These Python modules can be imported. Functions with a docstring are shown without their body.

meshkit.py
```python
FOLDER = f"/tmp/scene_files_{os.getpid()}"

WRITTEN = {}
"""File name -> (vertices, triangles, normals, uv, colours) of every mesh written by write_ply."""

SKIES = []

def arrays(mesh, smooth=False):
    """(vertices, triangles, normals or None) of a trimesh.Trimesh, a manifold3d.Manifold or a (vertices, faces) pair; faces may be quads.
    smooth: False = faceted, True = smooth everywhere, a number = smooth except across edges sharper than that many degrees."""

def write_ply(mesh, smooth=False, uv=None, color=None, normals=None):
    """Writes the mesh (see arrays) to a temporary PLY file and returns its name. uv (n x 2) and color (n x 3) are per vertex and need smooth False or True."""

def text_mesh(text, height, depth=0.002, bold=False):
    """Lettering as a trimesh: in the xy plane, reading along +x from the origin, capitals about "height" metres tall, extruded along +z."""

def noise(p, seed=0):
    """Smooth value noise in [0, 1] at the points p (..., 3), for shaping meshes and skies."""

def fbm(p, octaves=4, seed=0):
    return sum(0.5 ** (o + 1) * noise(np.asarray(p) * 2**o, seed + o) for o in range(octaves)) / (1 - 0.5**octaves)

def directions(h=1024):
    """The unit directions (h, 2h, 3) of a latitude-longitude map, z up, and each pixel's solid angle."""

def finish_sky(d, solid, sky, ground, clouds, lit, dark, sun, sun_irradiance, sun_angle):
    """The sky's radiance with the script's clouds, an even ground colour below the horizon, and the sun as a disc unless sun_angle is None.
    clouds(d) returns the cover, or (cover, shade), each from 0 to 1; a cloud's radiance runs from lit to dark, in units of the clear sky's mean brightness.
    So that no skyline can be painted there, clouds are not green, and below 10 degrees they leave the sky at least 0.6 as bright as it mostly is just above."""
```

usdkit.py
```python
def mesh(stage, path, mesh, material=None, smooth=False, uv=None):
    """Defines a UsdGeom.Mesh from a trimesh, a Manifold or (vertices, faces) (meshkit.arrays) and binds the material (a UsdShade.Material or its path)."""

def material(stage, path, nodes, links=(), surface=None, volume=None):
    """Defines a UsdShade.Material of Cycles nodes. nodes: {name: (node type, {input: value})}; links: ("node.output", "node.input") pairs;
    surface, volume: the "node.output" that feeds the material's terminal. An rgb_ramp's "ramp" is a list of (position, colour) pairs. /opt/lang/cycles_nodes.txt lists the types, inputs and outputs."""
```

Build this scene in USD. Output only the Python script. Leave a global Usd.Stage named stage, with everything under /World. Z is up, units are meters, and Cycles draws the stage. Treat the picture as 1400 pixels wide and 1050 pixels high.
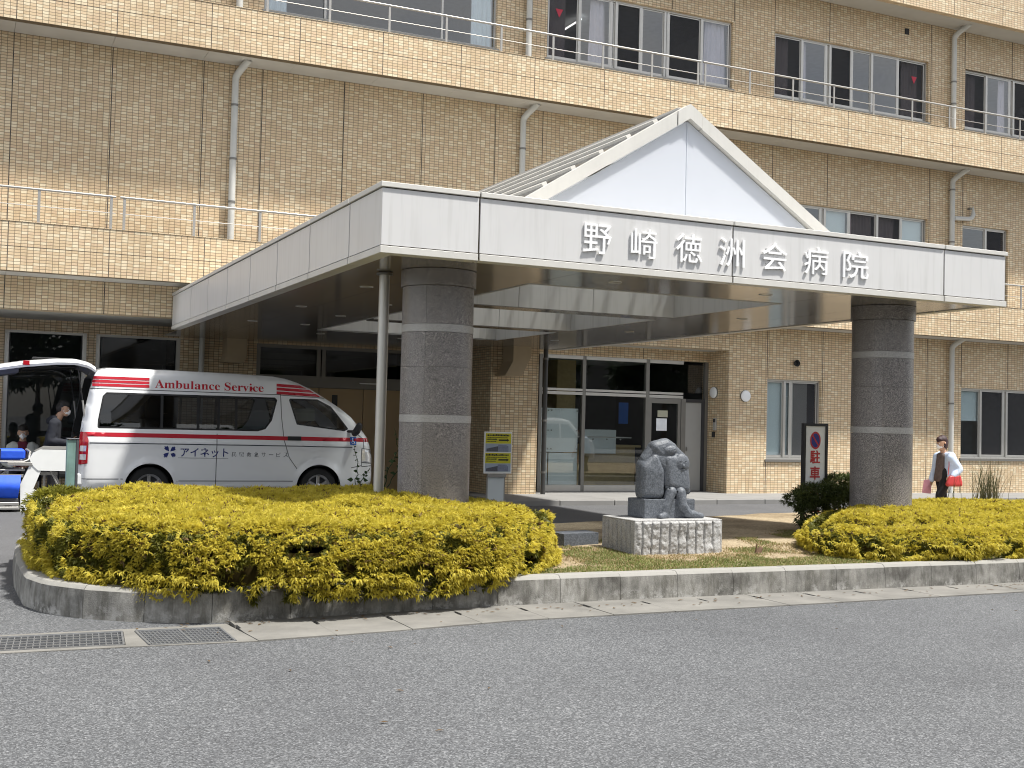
import math, glob, numpy as np, trimesh, shapely, manifold3d as m3
from scipy.spatial import Delaunay
from shapely.geometry import Polygon, LineString, Point, box as sbox
from shapely import affinity, union_all
from pxr import Usd, UsdGeom, UsdShade, UsdLux, Gf, Sdf, Vt
import usdkit, meshkit

stage = Usd.Stage.CreateInMemory()
UsdGeom.SetStageUpAxis(stage, 'Z')
UsdGeom.SetStageMetersPerUnit(stage, 1.0)
UsdGeom.Xform.Define(stage, '/World')
UsdGeom.Scope.Define(stage, '/World/Looks')
rng = np.random.default_rng(7)
V = np.array

# ------------------------------------------------------------------ camera, sky, sun, exposure
EXPOSURE = 0.62
SKY_STRENGTH = 0.108
SUN_INTENSITY = 1.25
SUN_DIR = V([0.33, -0.32, 1.0]); SUN_DIR = SUN_DIR / np.linalg.norm(SUN_DIR)
cam = UsdGeom.Camera.Define(stage, '/World/camera')
fw = V([0.4227875544810637, 0.9056328236851028, 0.03286141263045802])
rt = V([0.9055011714954756, -0.42362309217354505, 0.024720521791530434])
up = V([-0.03630856918473824, -0.019304518680138962, 0.9991541539533755])
EYE = V([0.0, 0.0, 1.55])
mtx = Gf.Matrix4d(*[float(x) for x in (*rt, 0, *up, 0, *(-fw), 0, *EYE, 1)])
cam.AddTransformOp().Set(mtx)
cam.CreateHorizontalApertureAttr(36.0)
cam.CreateVerticalApertureAttr(27.0)
cam.CreateFocalLengthAttr(36.0 * 1625.91 / 1400)
cam.CreateExposureAttr(EXPOSURE)
cam.CreateClippingRangeAttr(Gf.Vec2f(0.1, 2000))
elev = math.asin(SUN_DIR[2]); rot = math.atan2(SUN_DIR[0], SUN_DIR[1])
L = '/World/Looks/'
skymat = usdkit.material(stage, L + 'sky_look', {
    's': ('sky_texture', {'sky_type': 'single_scattering', 'sun_disc': False, 'sun_elevation': elev, 'sun_rotation': rot,
                          'altitude': 50.0, 'air_density': 1.0, 'aerosol_density': 2.5, 'ozone_density': 1.0}),
    'tc': ('texture_coordinate', {}),
    'mp': ('mapping', {'scale': (1.0, 1.0, 2.2)}),
    'n': ('noise_texture', {'scale': 2.6, 'detail': 6.0, 'roughness': 0.6}),
    'r': ('rgb_ramp', {'ramp': [(0.34, (0.1, 0.1, 0.1)), (0.62, (0.8, 0.8, 0.8))]}),
    'mx': ('mix_color', {'b': (7.6, 7.5, 7.3)}),
    'b': ('background_shader', {'strength': SKY_STRENGTH})},
    [('tc.generated', 'mp.vector'), ('mp.vector', 'n.vector'), ('n.fac', 'r.fac'), ('r.color', 'mx.fac'), ('s.color', 'mx.a'), ('mx.result', 'b.color')],
    surface='b.background')
dome = UsdLux.DomeLight.Define(stage, '/World/sky')
UsdShade.MaterialBindingAPI.Apply(dome.GetPrim()).Bind(skymat)
dome.GetPrim().SetCustomDataByKey('kind', 'structure')
sun = UsdLux.DistantLight.Define(stage, '/World/sun')
sun.CreateIntensityAttr(SUN_INTENSITY); sun.CreateAngleAttr(3.5); sun.CreateNormalizeAttr(True)
sun.CreateColorAttr(Gf.Vec3f(1.0, 0.975, 0.925))
a_ = np.cross([0, 1, 0], SUN_DIR); a_ /= np.linalg.norm(a_); b_ = np.cross(SUN_DIR, a_)
sun.AddTransformOp().Set(Gf.Matrix4d(*[float(x) for x in (*a_, 0, *b_, 0, *SUN_DIR, 0, 0, 0, 30, 1)]))

# ------------------------------------------------------------------ helpers: naming, prims
used = {}
def numbered(parent, name):
    k = parent + '/' + name
    n = used.get(k, 0); used[k] = n + 1
    return k if n == 0 else f'{k}_{n:03d}'
def pth(parent): return '/World' if parent is None else str(parent.GetPath())
def tag(o, label=None, cat=None, group=None, kind=None):
    for k, v in (('label', label), ('category', cat), ('group', group), ('kind', kind)):
        if v: o.SetCustomDataByKey(k, v)
    return o
def obj(name, mesh, mat, parent=None, smooth=False, **t):
    if isinstance(mesh, list): mesh = trimesh.util.concatenate(mesh)
    p = usdkit.mesh(stage, numbered(pth(parent), name), mesh, MAT[mat] if isinstance(mat, str) else mat, smooth=smooth).GetPrim()
    return tag(p, **t)
def thing(name, label=None, cat=None, group=None, kind=None, loc=None, rotz=0, parent=None):
    x = UsdGeom.Xform.Define(stage, numbered(pth(parent), name))
    if loc is not None:
        x.AddTranslateOp().Set(Gf.Vec3d(*map(float, loc)))
        if rotz: x.AddRotateZOp().Set(float(rotz))
    return tag(x.GetPrim(), label, cat, group, kind)
def copy_of(src, loc, rotz, label, scale=None):
    d = src.GetCustomData()
    x = UsdGeom.Xform.Define(stage, numbered('/World', src.GetName()))
    x.AddTranslateOp().Set(Gf.Vec3d(*map(float, loc))); x.AddRotateZOp().Set(float(rotz))
    if scale is not None: x.AddScaleOp().Set(Gf.Vec3f(*map(float, scale)))
    x.GetPrim().GetReferences().AddInternalReference(src.GetPath()); x.GetPrim().SetInstanceable(True)
    return tag(x.GetPrim(), label, d['category'], d.get('group'))

# ------------------------------------------------------------------ helpers: meshes
def bx(x0, x1, y0, y1, z0, z1, bevel=0):
    if bevel <= 0:
        m = trimesh.creation.box([x1 - x0, y1 - y0, z1 - z0]); m.apply_translation([(x0 + x1) / 2, (y0 + y1) / 2, (z0 + z1) / 2]); return m
    pts = []
    for X, sx in ((x0, 1), (x1, -1)):
        for Y, sy in ((y0, 1), (y1, -1)):
            for Z, sz in ((z0, 1), (z1, -1)):
                b = bevel
                pts += [(X, Y + sy * b, Z + sz * b), (X + sx * b, Y, Z + sz * b), (X + sx * b, Y + sy * b, Z)]
    return trimesh.convex.convex_hull(V(pts))
def tube(path, r, sides=12, closed_caps=True):
    p = V(path, dtype=float); n = len(p)
    rr = np.broadcast_to(r, (n,))
    t = np.gradient(p, axis=0); t /= np.linalg.norm(t, axis=1, keepdims=True) + 1e-12
    ref = V([0, 0, 1.0]) if abs(t[0, 2]) < 0.9 else V([1.0, 0, 0])
    a = np.cross(t, ref); a /= np.linalg.norm(a, axis=1, keepdims=True) + 1e-12
    b = np.cross(t, a); ang = np.arange(sides) * 2 * np.pi / sides
    v = (p[:, None] + rr[:, None, None] * (np.cos(ang)[None, :, None] * a[:, None] + np.sin(ang)[None, :, None] * b[:, None])).reshape(-1, 3)
    f = []
    for i in range(n - 1):
        for j in range(sides):
            k = (j + 1) % sides
            f += [[i * sides + j, (i + 1) * sides + k, i * sides + k], [i * sides + j, (i + 1) * sides + j, (i + 1) * sides + k]]
    if closed_caps:
        v = np.vstack([v, p[0], p[-1]]); c0, c1 = n * sides, n * sides + 1
        for j in range(sides):
            k = (j + 1) % sides
            f += [[c0, k, j], [c1, (n - 1) * sides + j, (n - 1) * sides + k]]
    m = trimesh.Trimesh(v, f, process=False)
    if m.volume < 0: m.invert()
    return m
def lathe(prof, x, y, z=0, sides=48):
    m = trimesh.creation.revolve(V(prof, dtype=float), sections=sides); m.apply_translation([x, y, z]); return m
def wall_xz(poly, y, thick):          # polygon in (x, z): front face at y, going back by thick
    out = []
    for g in getattr(poly, 'geoms', [poly]):
        if g.is_empty or g.area < 1e-7: continue
        m = trimesh.creation.extrude_polygon(g, thick, engine='earcut')
        v = m.vertices; m = trimesh.Trimesh(np.stack([v[:, 0], y + v[:, 2], v[:, 1]], 1), m.faces[:, ::-1], process=False)
        out.append(m)
    return trimesh.util.concatenate(out)
def wall_yz(poly, x, thick):          # polygon in (y, z): face at x, going to x + thick
    out = []
    for g in getattr(poly, 'geoms', [poly]):
        m = trimesh.creation.extrude_polygon(g, thick, engine='earcut')
        v = m.vertices; m = trimesh.Trimesh(np.stack([x + v[:, 2], v[:, 0], v[:, 1]], 1), m.faces, process=False)
        out.append(m)
    return trimesh.util.concatenate(out)
def slab_xy(poly, z, thick):          # polygon in (x, y), top face at z
    out = []
    for g in getattr(poly, 'geoms', [poly]):
        if g.is_empty or g.area < 1e-6: continue
        m = trimesh.creation.extrude_polygon(g, thick, engine='earcut'); m.apply_translation([0, 0, z - thick]); out.append(m)
    return trimesh.util.concatenate(out)
def sheet_xy(poly, z):
    out = []
    for g in getattr(poly, 'geoms', [poly]):
        if g.is_empty or g.area < 1e-6: continue
        v, f = trimesh.creation.triangulate_polygon(g, engine='earcut')
        m = trimesh.Trimesh(np.c_[v, np.full(len(v), z)], f, process=False)
        if len(f) and np.cross(v[f[0][1]] - v[f[0][0]], v[f[0][2]] - v[f[0][0]]) < 0: m.invert()
        out.append(m)
    return trimesh.util.concatenate(out)
def fill(poly, step):                 # dense triangulation of a polygon in 2-D
    pts = []
    for g in getattr(poly, 'geoms', [poly]):
        for ring in [g.exterior, *g.interiors]:
            n = max(4, int(ring.length / step))
            c = [ring.interpolate(d) for d in np.linspace(0, ring.length, n, endpoint=False)]
            pts += [(q.x, q.y) for q in c] + list(ring.coords)[:-1]
    x0, y0, x1, y1 = poly.bounds
    gx, gy = np.meshgrid(np.arange(x0, x1, step), np.arange(y0, y1, step)); gp = np.c_[gx.ravel(), gy.ravel()]
    inner = poly.buffer(-step * 0.45)
    if not inner.is_empty:
        gp = gp[shapely.contains_xy(inner, gp[:, 0], gp[:, 1])]; pts = np.vstack([pts, gp])
    pts = np.unique(np.round(V(pts), 5), axis=0)
    t = Delaunay(pts).simplices
    c = pts[t].mean(1)
    t = t[shapely.contains_xy(poly.buffer(1e-5), c[:, 0], c[:, 1])]
    p = pts[t]; ar = np.cross(p[:, 1] - p[:, 0], p[:, 2] - p[:, 0])
    t = t[np.abs(ar) > 1e-9]; ar = ar[np.abs(ar) > 1e-9]
    t[ar < 0] = t[ar < 0][:, ::-1]
    return pts, t
FONTS = glob.glob('/opt/blender-*/*/datafiles/fonts/')[0]
def glyphs(text, height, font='Noto Sans CJK Regular.woff2', stroke=0, px=96, squeeze=1.0):
    """Lettering as a shapely shape, baseline-left at the origin, the ink box 'height' metres tall for the whole string."""
    from PIL import Image, ImageDraw, ImageFont
    ft = ImageFont.truetype(FONTS + font, px)
    x0, y0, x1, y1 = ft.getbbox(text, anchor='ls', stroke_width=stroke)
    im = Image.new('L', (x1 - x0 + 8, y1 - y0 + 8))
    ImageDraw.Draw(im).text((4 - x0, 4 - y0), text, 255, ft, anchor='ls', stroke_width=stroke)
    on = np.pad(np.asarray(im) > 127, ((0, 0), (1, 1))).astype(np.int8)
    rows, st = np.nonzero(np.diff(on, axis=1) == 1); en = np.nonzero(np.diff(on, axis=1) == -1)[1]
    sh = union_all(shapely.box(st, -rows - 1, en, -rows)).buffer(0.7).buffer(-0.7).simplify(0.6)
    b = sh.bounds; s = height / (b[3] - b[1])
    return affinity.scale(affinity.translate(sh, -b[0], -b[1]), s * squeeze, s, origin=(0, 0))
def boldmath(s):
    return ''.join(chr(0x1D400 + ord(c) - 65) if c.isupper() else chr(0x1D41A + ord(c) - 97) if c.islower() else c for c in s)
def place(sh, x, y, sx=1.0): return affinity.translate(affinity.scale(sh, sx, 1, origin=(0, 0)), x, y)
def hull_chain(pts_r):                # hull of spheres along a chain, as manifolds
    out = []
    for (p, r), (q, s) in zip(pts_r[:-1], pts_r[1:]):
        a = m3.Manifold.sphere(r, 18).translate(tuple(map(float, p))); b = m3.Manifold.sphere(s, 18).translate(tuple(map(float, q)))
        out.append(m3.Manifold.batch_hull([a, b]))
    return out
def hull_of(pts_r): return m3.Manifold.batch_hull([m3.Manifold.sphere(r, 20).translate(tuple(map(float, p))) for p, r in pts_r])
def ell(c, r): return m3.Manifold.sphere(1.0, 28).scale(tuple(map(float, r))).translate(tuple(map(float, c)))
def union(ms): return m3.Manifold.batch_boolean(list(ms), m3.OpType.Add)
def soft(man, length=0.02, it=8):
    m = man.refine_to_length(length); a = m.to_mesh()
    t = trimesh.Trimesh(V(a.vert_properties[:, :3]), V(a.tri_verts), process=True)
    trimesh.smoothing.filter_taubin(t, iterations=it); return t

# ------------------------------------------------------------------ materials
MAT = {}
def mat(name, nodes, links=(), surface='p.BSDF', volume=None):
    MAT[name] = usdkit.material(stage, L + name, nodes, links, surface=surface, volume=volume)
def plain(name, col, rough=0.5, metallic=0.0, var=0.12, scale=6.0, bump=0.0, bscale=60.0, streak=0.0, **kw):
    """A principled material with soft blotchy wear, optional fine relief and vertical rain streaks."""
    c = V(col)
    nodes = {'g': ('geometry', {}), 'n': ('noise_texture', {'scale': scale, 'detail': 5.0, 'roughness': 0.6}),
             'r': ('rgb_ramp', {'ramp': [(0.25, tuple(c * (1 - var))), (0.5, tuple(c)), (0.78, tuple(np.minimum(c * (1 + var), 1)))]}),
             'p': ('principled_bsdf', {'roughness': rough, 'metallic': metallic, **kw})}
    links = [('g.position', 'n.vector'), ('n.fac', 'r.fac')]
    out = 'r.color'
    if streak:
        nodes |= {'sm': ('mapping', {'scale': (9.0, 9.0, 0.55)}), 'sn': ('noise_texture', {'scale': 1.6, 'detail': 4.0, 'roughness': 0.65}),
                  'sr': ('rgb_ramp', {'ramp': [(0.5, (1, 1, 1)), (0.75, (1 - streak, 1 - streak, 1 - streak * 1.1))]}),
                  'sx': ('mix_color', {'blend_type': 'multiply', 'fac': 1.0})}
        links += [('g.position', 'sm.vector'), ('sm.vector', 'sn.vector'), ('sn.fac', 'sr.fac'), ('r.color', 'sx.a'), ('sr.color', 'sx.b')]
        out = 'sx.result'
    links.append((out, 'p.base_color'))
    if bump:
        nodes |= {'bn': ('noise_texture', {'scale': bscale, 'detail': 3.0}), 'b': ('bump', {'strength': bump, 'distance': 0.01})}
        links += [('g.position', 'bn.vector'), ('bn.fac', 'b.height'), ('b.normal', 'p.normal')]
    mat(name, nodes, links)

def tile_material(name, cols, mortar, gain=1.0):
    pitch_u, pitch_v = 0.1, 0.0512
    ou, ov = -(0.68 + 22.1) % 0.1, -3.87 % 0.0512
    cols = [(a, tuple(V(c) * gain)) for a, c in cols]
    mat(name, {
        'g': ('geometry', {}), 'xyz': ('separate_xyz', {}),
        'u': ('math', {'math_type': 'add'}),
        'uo': ('math', {'math_type': 'add', 'value2': ou + 10}), 'vo': ('math', {'math_type': 'add', 'value2': ov + 3 * pitch_v}),
        'ud': ('math', {'math_type': 'divide', 'value2': pitch_u}), 'vd': ('math', {'math_type': 'divide', 'value2': pitch_v}),
        'uf': ('math', {'math_type': 'floor'}), 'vf': ('math', {'math_type': 'floor'}),
        'cell': ('combine_xyz', {}), 'w': ('white_noise_texture', {'dimensions': '3D'}),
        'ramp': ('rgb_ramp', {'ramp': cols, 'interpolate': False}),
        'uv': ('combine_xyz', {}),
        'br': ('brick_texture', {'offset': 0.0, 'squash': 1.0, 'scale': 1.0, 'mortar_size': 0.0044, 'mortar_smooth': 0.25, 'brick_width': pitch_u, 'row_height': pitch_v}),
        'big': ('noise_texture', {'scale': 0.45, 'detail': 4.0, 'roughness': 0.6}),
        'bigr': ('rgb_ramp', {'ramp': [(0.3, (0.88, 0.875, 0.86)), (0.7, (1.06, 1.06, 1.06))]}),
        'stm': ('mapping', {'scale': (7.0, 7.0, 0.35)}), 'stn': ('noise_texture', {'scale': 1.3, 'detail': 5.0, 'roughness': 0.7}), 'str': ('rgb_ramp', {'ramp': [(0.52, (1, 1, 1)), (0.72, (0.84, 0.83, 0.81))]}), 'm0': ('mix_color', {'blend_type': 'multiply', 'fac': 1.0}),
        'fn': ('noise_texture', {'scale': 90.0, 'detail': 2.0}), 'fr': ('rgb_ramp', {'ramp': [(0.3, (0.93, 0.93, 0.93)), (0.7, (1.06, 1.06, 1.06))]}),
        'm1': ('mix_color', {'blend_type': 'multiply', 'fac': 1.0}), 'm2': ('mix_color', {'blend_type': 'multiply', 'fac': 1.0}),
        'mx': ('mix_color', {'b': mortar}),
        'bump': ('bump', {'invert': True, 'strength': 0.7, 'distance': 0.004}),
        'p': ('principled_bsdf', {'roughness': 0.42, 'specular_ior_level': 0.4})},
        [('g.position', 'xyz.vector'), ('xyz.x', 'u.value1'), ('xyz.y', 'u.value2'), ('u.value', 'uo.value1'), ('xyz.z', 'vo.value1'),
         ('uo.value', 'ud.value1'), ('vo.value', 'vd.value1'), ('ud.value', 'uf.value1'), ('vd.value', 'vf.value1'),
         ('uf.value', 'cell.x'), ('vf.value', 'cell.y'), ('cell.vector', 'w.vector'), ('w.value', 'ramp.fac'),
         ('uo.value', 'uv.x'), ('vo.value', 'uv.y'), ('uv.vector', 'br.vector'),
         ('g.position', 'big.vector'), ('big.fac', 'bigr.fac'), ('g.position', 'fn.vector'), ('fn.fac', 'fr.fac'),
         ('g.position', 'stm.vector'), ('stm.vector', 'stn.vector'), ('stn.fac', 'str.fac'), ('ramp.color', 'm0.a'), ('str.color', 'm0.b'), ('m0.result', 'm1.a'), ('bigr.color', 'm1.b'), ('m1.result', 'm2.a'), ('fr.color', 'm2.b'),
         ('m2.result', 'mx.a'), ('br.fac', 'mx.fac'), ('mx.result', 'p.base_color'), ('br.fac', 'bump.height'), ('bump.normal', 'p.normal')])
TAN = [(0.0, (0.625, 0.48, 0.305)), (0.2, (0.60, 0.457, 0.287)), (0.38, (0.64, 0.495, 0.322)), (0.50, (0.615, 0.463, 0.302)), (0.62, (0.655, 0.522, 0.345)), (0.74, (0.70, 0.582, 0.40)), (0.88, (0.73, 0.62, 0.435))]
tile_material('tan_tile', TAN, (0.13, 0.10, 0.062))

def speckle(name, ramp, scale, rough, bump=0.0, ramp2=None, bigscale=0.9, **kw):
    nodes = {'g': ('geometry', {}), 'n': ('noise_texture', {'scale': scale, 'detail': 2.0, 'roughness': 0.7}), 'v': ('voronoi_texture', {'scale': scale * 1.3}),
             'sep': ('separate_color', {}), 'mx': ('mix_float', {'fac': 0.55}), 'r': ('rgb_ramp', {'ramp': ramp}),
             'big': ('noise_texture', {'scale': bigscale, 'detail': 6.0, 'roughness': 0.65}), 'bigr': ('rgb_ramp', {'ramp': ramp2 or [(0.3, (0.86, 0.86, 0.86)), (0.7, (1.1, 1.1, 1.1))]}),
             'm': ('mix_color', {'blend_type': 'multiply', 'fac': 1.0}), 'p': ('principled_bsdf', {'roughness': rough, **kw}), 'b': ('bump', {'strength': bump, 'distance': 0.006})}
    links = [('g.position', 'n.vector'), ('g.position', 'v.vector'), ('v.color', 'sep.color'), ('n.fac', 'mx.a'), ('sep.r', 'mx.b'), ('mx.result', 'r.fac'),
             ('g.position', 'big.vector'), ('big.fac', 'bigr.fac'), ('r.color', 'm.a'), ('bigr.color', 'm.b'), ('m.result', 'p.base_color')]
    if bump: links += [('mx.result', 'b.height'), ('b.normal', 'p.normal')]
    mat(name, nodes, links)
speckle('asphalt', [(0.18, (0.036, 0.037, 0.039)), (0.45, (0.076, 0.079, 0.083)), (0.62, (0.108, 0.112, 0.116)), (0.8, (0.21, 0.214, 0.219)), (0.9, (0.38, 0.38, 0.385))], 88.0, 0.85, 0.9, [(0.3, (0.8, 0.8, 0.805)), (0.5, (0.97, 0.97, 0.97)), (0.68, (1.1, 1.1, 1.095))], bigscale=0.42)
speckle('drive_asphalt', [(0.2, (0.065, 0.065, 0.067)), (0.6, (0.098, 0.099, 0.102)), (0.85, (0.14, 0.14, 0.144))], 90.0, 0.85, 0.4)
speckle('granite', [(0.2, (0.02, 0.019, 0.02)), (0.42, (0.10, 0.093, 0.093)), (0.58, (0.20, 0.185, 0.182)), (0.75, (0.42, 0.39, 0.375))], 165.0, 0.33)
speckle('pale_granite', [(0.15, (0.24, 0.235, 0.23)), (0.6, (0.36, 0.355, 0.35)), (0.85, (0.46, 0.45, 0.44))], 125.0, 0.4)
speckle('dark_stone', [(0.15, (0.055, 0.062, 0.072)), (0.5, (0.088, 0.098, 0.113)), (0.85, (0.14, 0.152, 0.17))], 70.0, 0.55, 0.3, [(0.3, (0.65, 0.65, 0.65)), (0.7, (1.25, 1.25, 1.25))])
speckle('rough_granite', [(0.15, (0.21, 0.21, 0.208)), (0.5, (0.345, 0.342, 0.335)), (0.85, (0.47, 0.465, 0.455))], 110.0, 0.85, 0.5, [(0.3, (0.78, 0.77, 0.74)), (0.65, (1.06, 1.06, 1.06))])
speckle('soil', [(0.2, (0.20, 0.155, 0.095)), (0.6, (0.35, 0.28, 0.18)), (0.85, (0.46, 0.38, 0.26))], 45.0, 0.95, 0.8, [(0.35, (0.55, 0.5, 0.42)), (0.62, (1.05, 1.05, 1.05))])
plain('concrete', (0.42, 0.41, 0.38), 0.9, var=0.3, scale=2.2, bump=0.25, bscale=120, streak=0.25)
# kerb concrete: dark algae stains running down, pale lime patches near the foot
mat('kerb_concrete', {
    'g': ('geometry', {}), 'n': ('noise_texture', {'scale': 2.1, 'detail': 7.0, 'roughness': 0.72}), 'm': ('mapping', {'scale': (6.0, 6.0, 1.2)}),
    'n2': ('noise_texture', {'scale': 2.4, 'detail': 6.0, 'roughness': 0.7}),
    'r': ('rgb_ramp', {'ramp': [(0.32, (0.085, 0.08, 0.072)), (0.45, (0.165, 0.16, 0.145)), (0.56, (0.24, 0.232, 0.21)), (0.7, (0.34, 0.332, 0.305))]}),
    'r2': ('rgb_ramp', {'ramp': [(0.38, (0.6, 0.59, 0.56)), (0.55, (1.0, 1.0, 1.0)), (0.7, (1.2, 1.2, 1.18))]}),
    'x': ('mix_color', {'blend_type': 'multiply', 'fac': 1.0}), 'bn': ('noise_texture', {'scale': 110.0, 'detail': 3.0}), 'b': ('bump', {'strength': 0.35, 'distance': 0.01}),
    'sn': ('separate_xyz', {}), 'up': ('map_range', {'from_min': 0.35, 'from_max': 0.8, 'clamp': True}), 'top': ('mix_color', {'b': (0.26, 0.252, 0.23)}),
    'sp': ('separate_xyz', {}), 'ft': ('map_range', {'from_min': 0.13, 'from_max': 0.02, 'clamp': True}), 'ln': ('noise_texture', {'scale': 9.0, 'detail': 6.0, 'roughness': 0.75}),
    'lr': ('rgb_ramp', {'ramp': [(0.52, (0, 0, 0)), (0.6, (0.85, 0.85, 0.85))]}), 'lm': ('math', {'math_type': 'multiply'}), 'lime': ('mix_color', {'b': (0.36, 0.352, 0.33)}),
    'p': ('principled_bsdf', {'roughness': 0.9})},
    [('g.position', 'n.vector'), ('g.position', 'm.vector'), ('m.vector', 'n2.vector'), ('n.fac', 'r.fac'), ('n2.fac', 'r2.fac'), ('r.color', 'x.a'), ('r2.color', 'x.b'),
     ('g.true_normal', 'sn.vector'), ('sn.z', 'up.value'), ('x.result', 'top.a'), ('up.result', 'top.fac'),
     ('g.position', 'sp.vector'), ('sp.z', 'ft.value'), ('g.position', 'ln.vector'), ('ln.fac', 'lr.fac'), ('lr.color', 'lm.value1'), ('ft.result', 'lm.value2'), ('top.result', 'lime.a'), ('lm.value', 'lime.fac'),
     ('lime.result', 'p.base_color'), ('g.position', 'bn.vector'), ('bn.fac', 'b.height'), ('b.normal', 'p.normal')])
plain('gutter_concrete', (0.165, 0.158, 0.142), 0.9, var=0.3, scale=2.6, bump=0.3, bscale=120)
plain('paving', (0.215, 0.21, 0.20), 0.85, var=0.14, scale=1.6, bump=0.15, bscale=140)
plain('fascia_paint', (0.575, 0.57, 0.56), 0.35, var=0.04, scale=1.2, streak=0.12)
plain('coping_paint', (0.55, 0.537, 0.50), 0.45, var=0.06, scale=3.0, streak=0.05)
plain('joint_seal', (0.075, 0.062, 0.05), 0.8)
plain('soffit_metal', (0.36, 0.335, 0.30), 0.13, metallic=0.6, var=0.05, scale=1.0)
plain('well_panel', (0.52, 0.51, 0.48), 0.5, var=0.06, scale=1.5, streak=0.22)
plain('soffit_concrete', (0.50, 0.49, 0.455), 0.85, var=0.1, scale=1.2, streak=0.0)
plain('pipe_paint', (0.50, 0.50, 0.47), 0.5, var=0.06)
plain('dark_pipe', (0.07, 0.07, 0.068), 0.4, metallic=0.5)
plain('steel', (0.34, 0.33, 0.31), 0.5, metallic=0.55, var=0.05)
plain('aluminium', (0.50, 0.49, 0.46), 0.38, metallic=0.6, var=0.05)
plain('dull_aluminium', (0.20, 0.195, 0.18), 0.45, metallic=0.5, var=0.06)
plain('white_frame', (0.78, 0.78, 0.77), 0.4, var=0.02)
plain('room_wall', (0.50, 0.51, 0.52), 0.9)
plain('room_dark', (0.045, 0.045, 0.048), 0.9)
plain('room_beige', (0.55, 0.42, 0.22), 0.8)
plain('blind', (0.62, 0.66, 0.64), 0.8, var=0.04, scale=0.8)
plain('white_curtain', (0.75, 0.78, 0.80), 0.9, var=0.04)
plain('pink_curtain', (0.62, 0.53, 0.56), 0.9, var=0.06)
plain('grey_curtain', (0.50, 0.45, 0.48), 0.9, var=0.1)
plain('red_mark', (0.45, 0.03, 0.06), 0.6)
plain('insect_screen', (0.02, 0.02, 0.022), 0.8)
plain('beige_door', (0.46, 0.33, 0.18), 0.5, var=0.05, scale=2.0)
plain('corbel_paint', (0.40, 0.32, 0.21), 0.6, var=0.06)
plain('grey_door', (0.34, 0.34, 0.325), 0.5, var=0.04)
plain('lamp_glass', (0.80, 0.82, 0.83), 0.25, var=0.02)
plain('black_plastic', (0.015, 0.015, 0.016), 0.45)
plain('vent_dark', (0.02, 0.02, 0.022), 0.7)
plain('letter_white', (0.85, 0.85, 0.85), 0.3, var=0.02)
plain('letter_side', (0.45, 0.45, 0.44), 0.4, metallic=0.5)
plain('white_paint', (0.80, 0.81, 0.81), 0.16, var=0.015, coat_weight=0.6, coat_roughness=0.05)
plain('red_vinyl', (0.48, 0.015, 0.03), 0.35, var=0.04)
plain('navy_vinyl', (0.02, 0.03, 0.16), 0.4)
plain('grey_vinyl', (0.05, 0.055, 0.07), 0.5)
plain('blue_vinyl', (0.02, 0.13, 0.50), 0.4)
plain('rubber', (0.012, 0.012, 0.012), 0.8, bump=0.2)
plain('alloy', (0.62, 0.62, 0.63), 0.25, metallic=0.9)
plain('tail_red', (0.42, 0.01, 0.02), 0.12, coat_weight=1.0)
plain('lens_white', (0.78, 0.78, 0.78), 0.1, metallic=0.35)
plain('van_trim', (0.06, 0.06, 0.065), 0.5)
plain('van_inside', (0.16, 0.165, 0.17), 0.8)
plain('blue_canvas', (0.012, 0.085, 0.62), 0.65, var=0.15, scale=9, bump=0.4, bscale=14)
plain('white_plastic', (0.76, 0.77, 0.75), 0.35, var=0.04)
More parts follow.
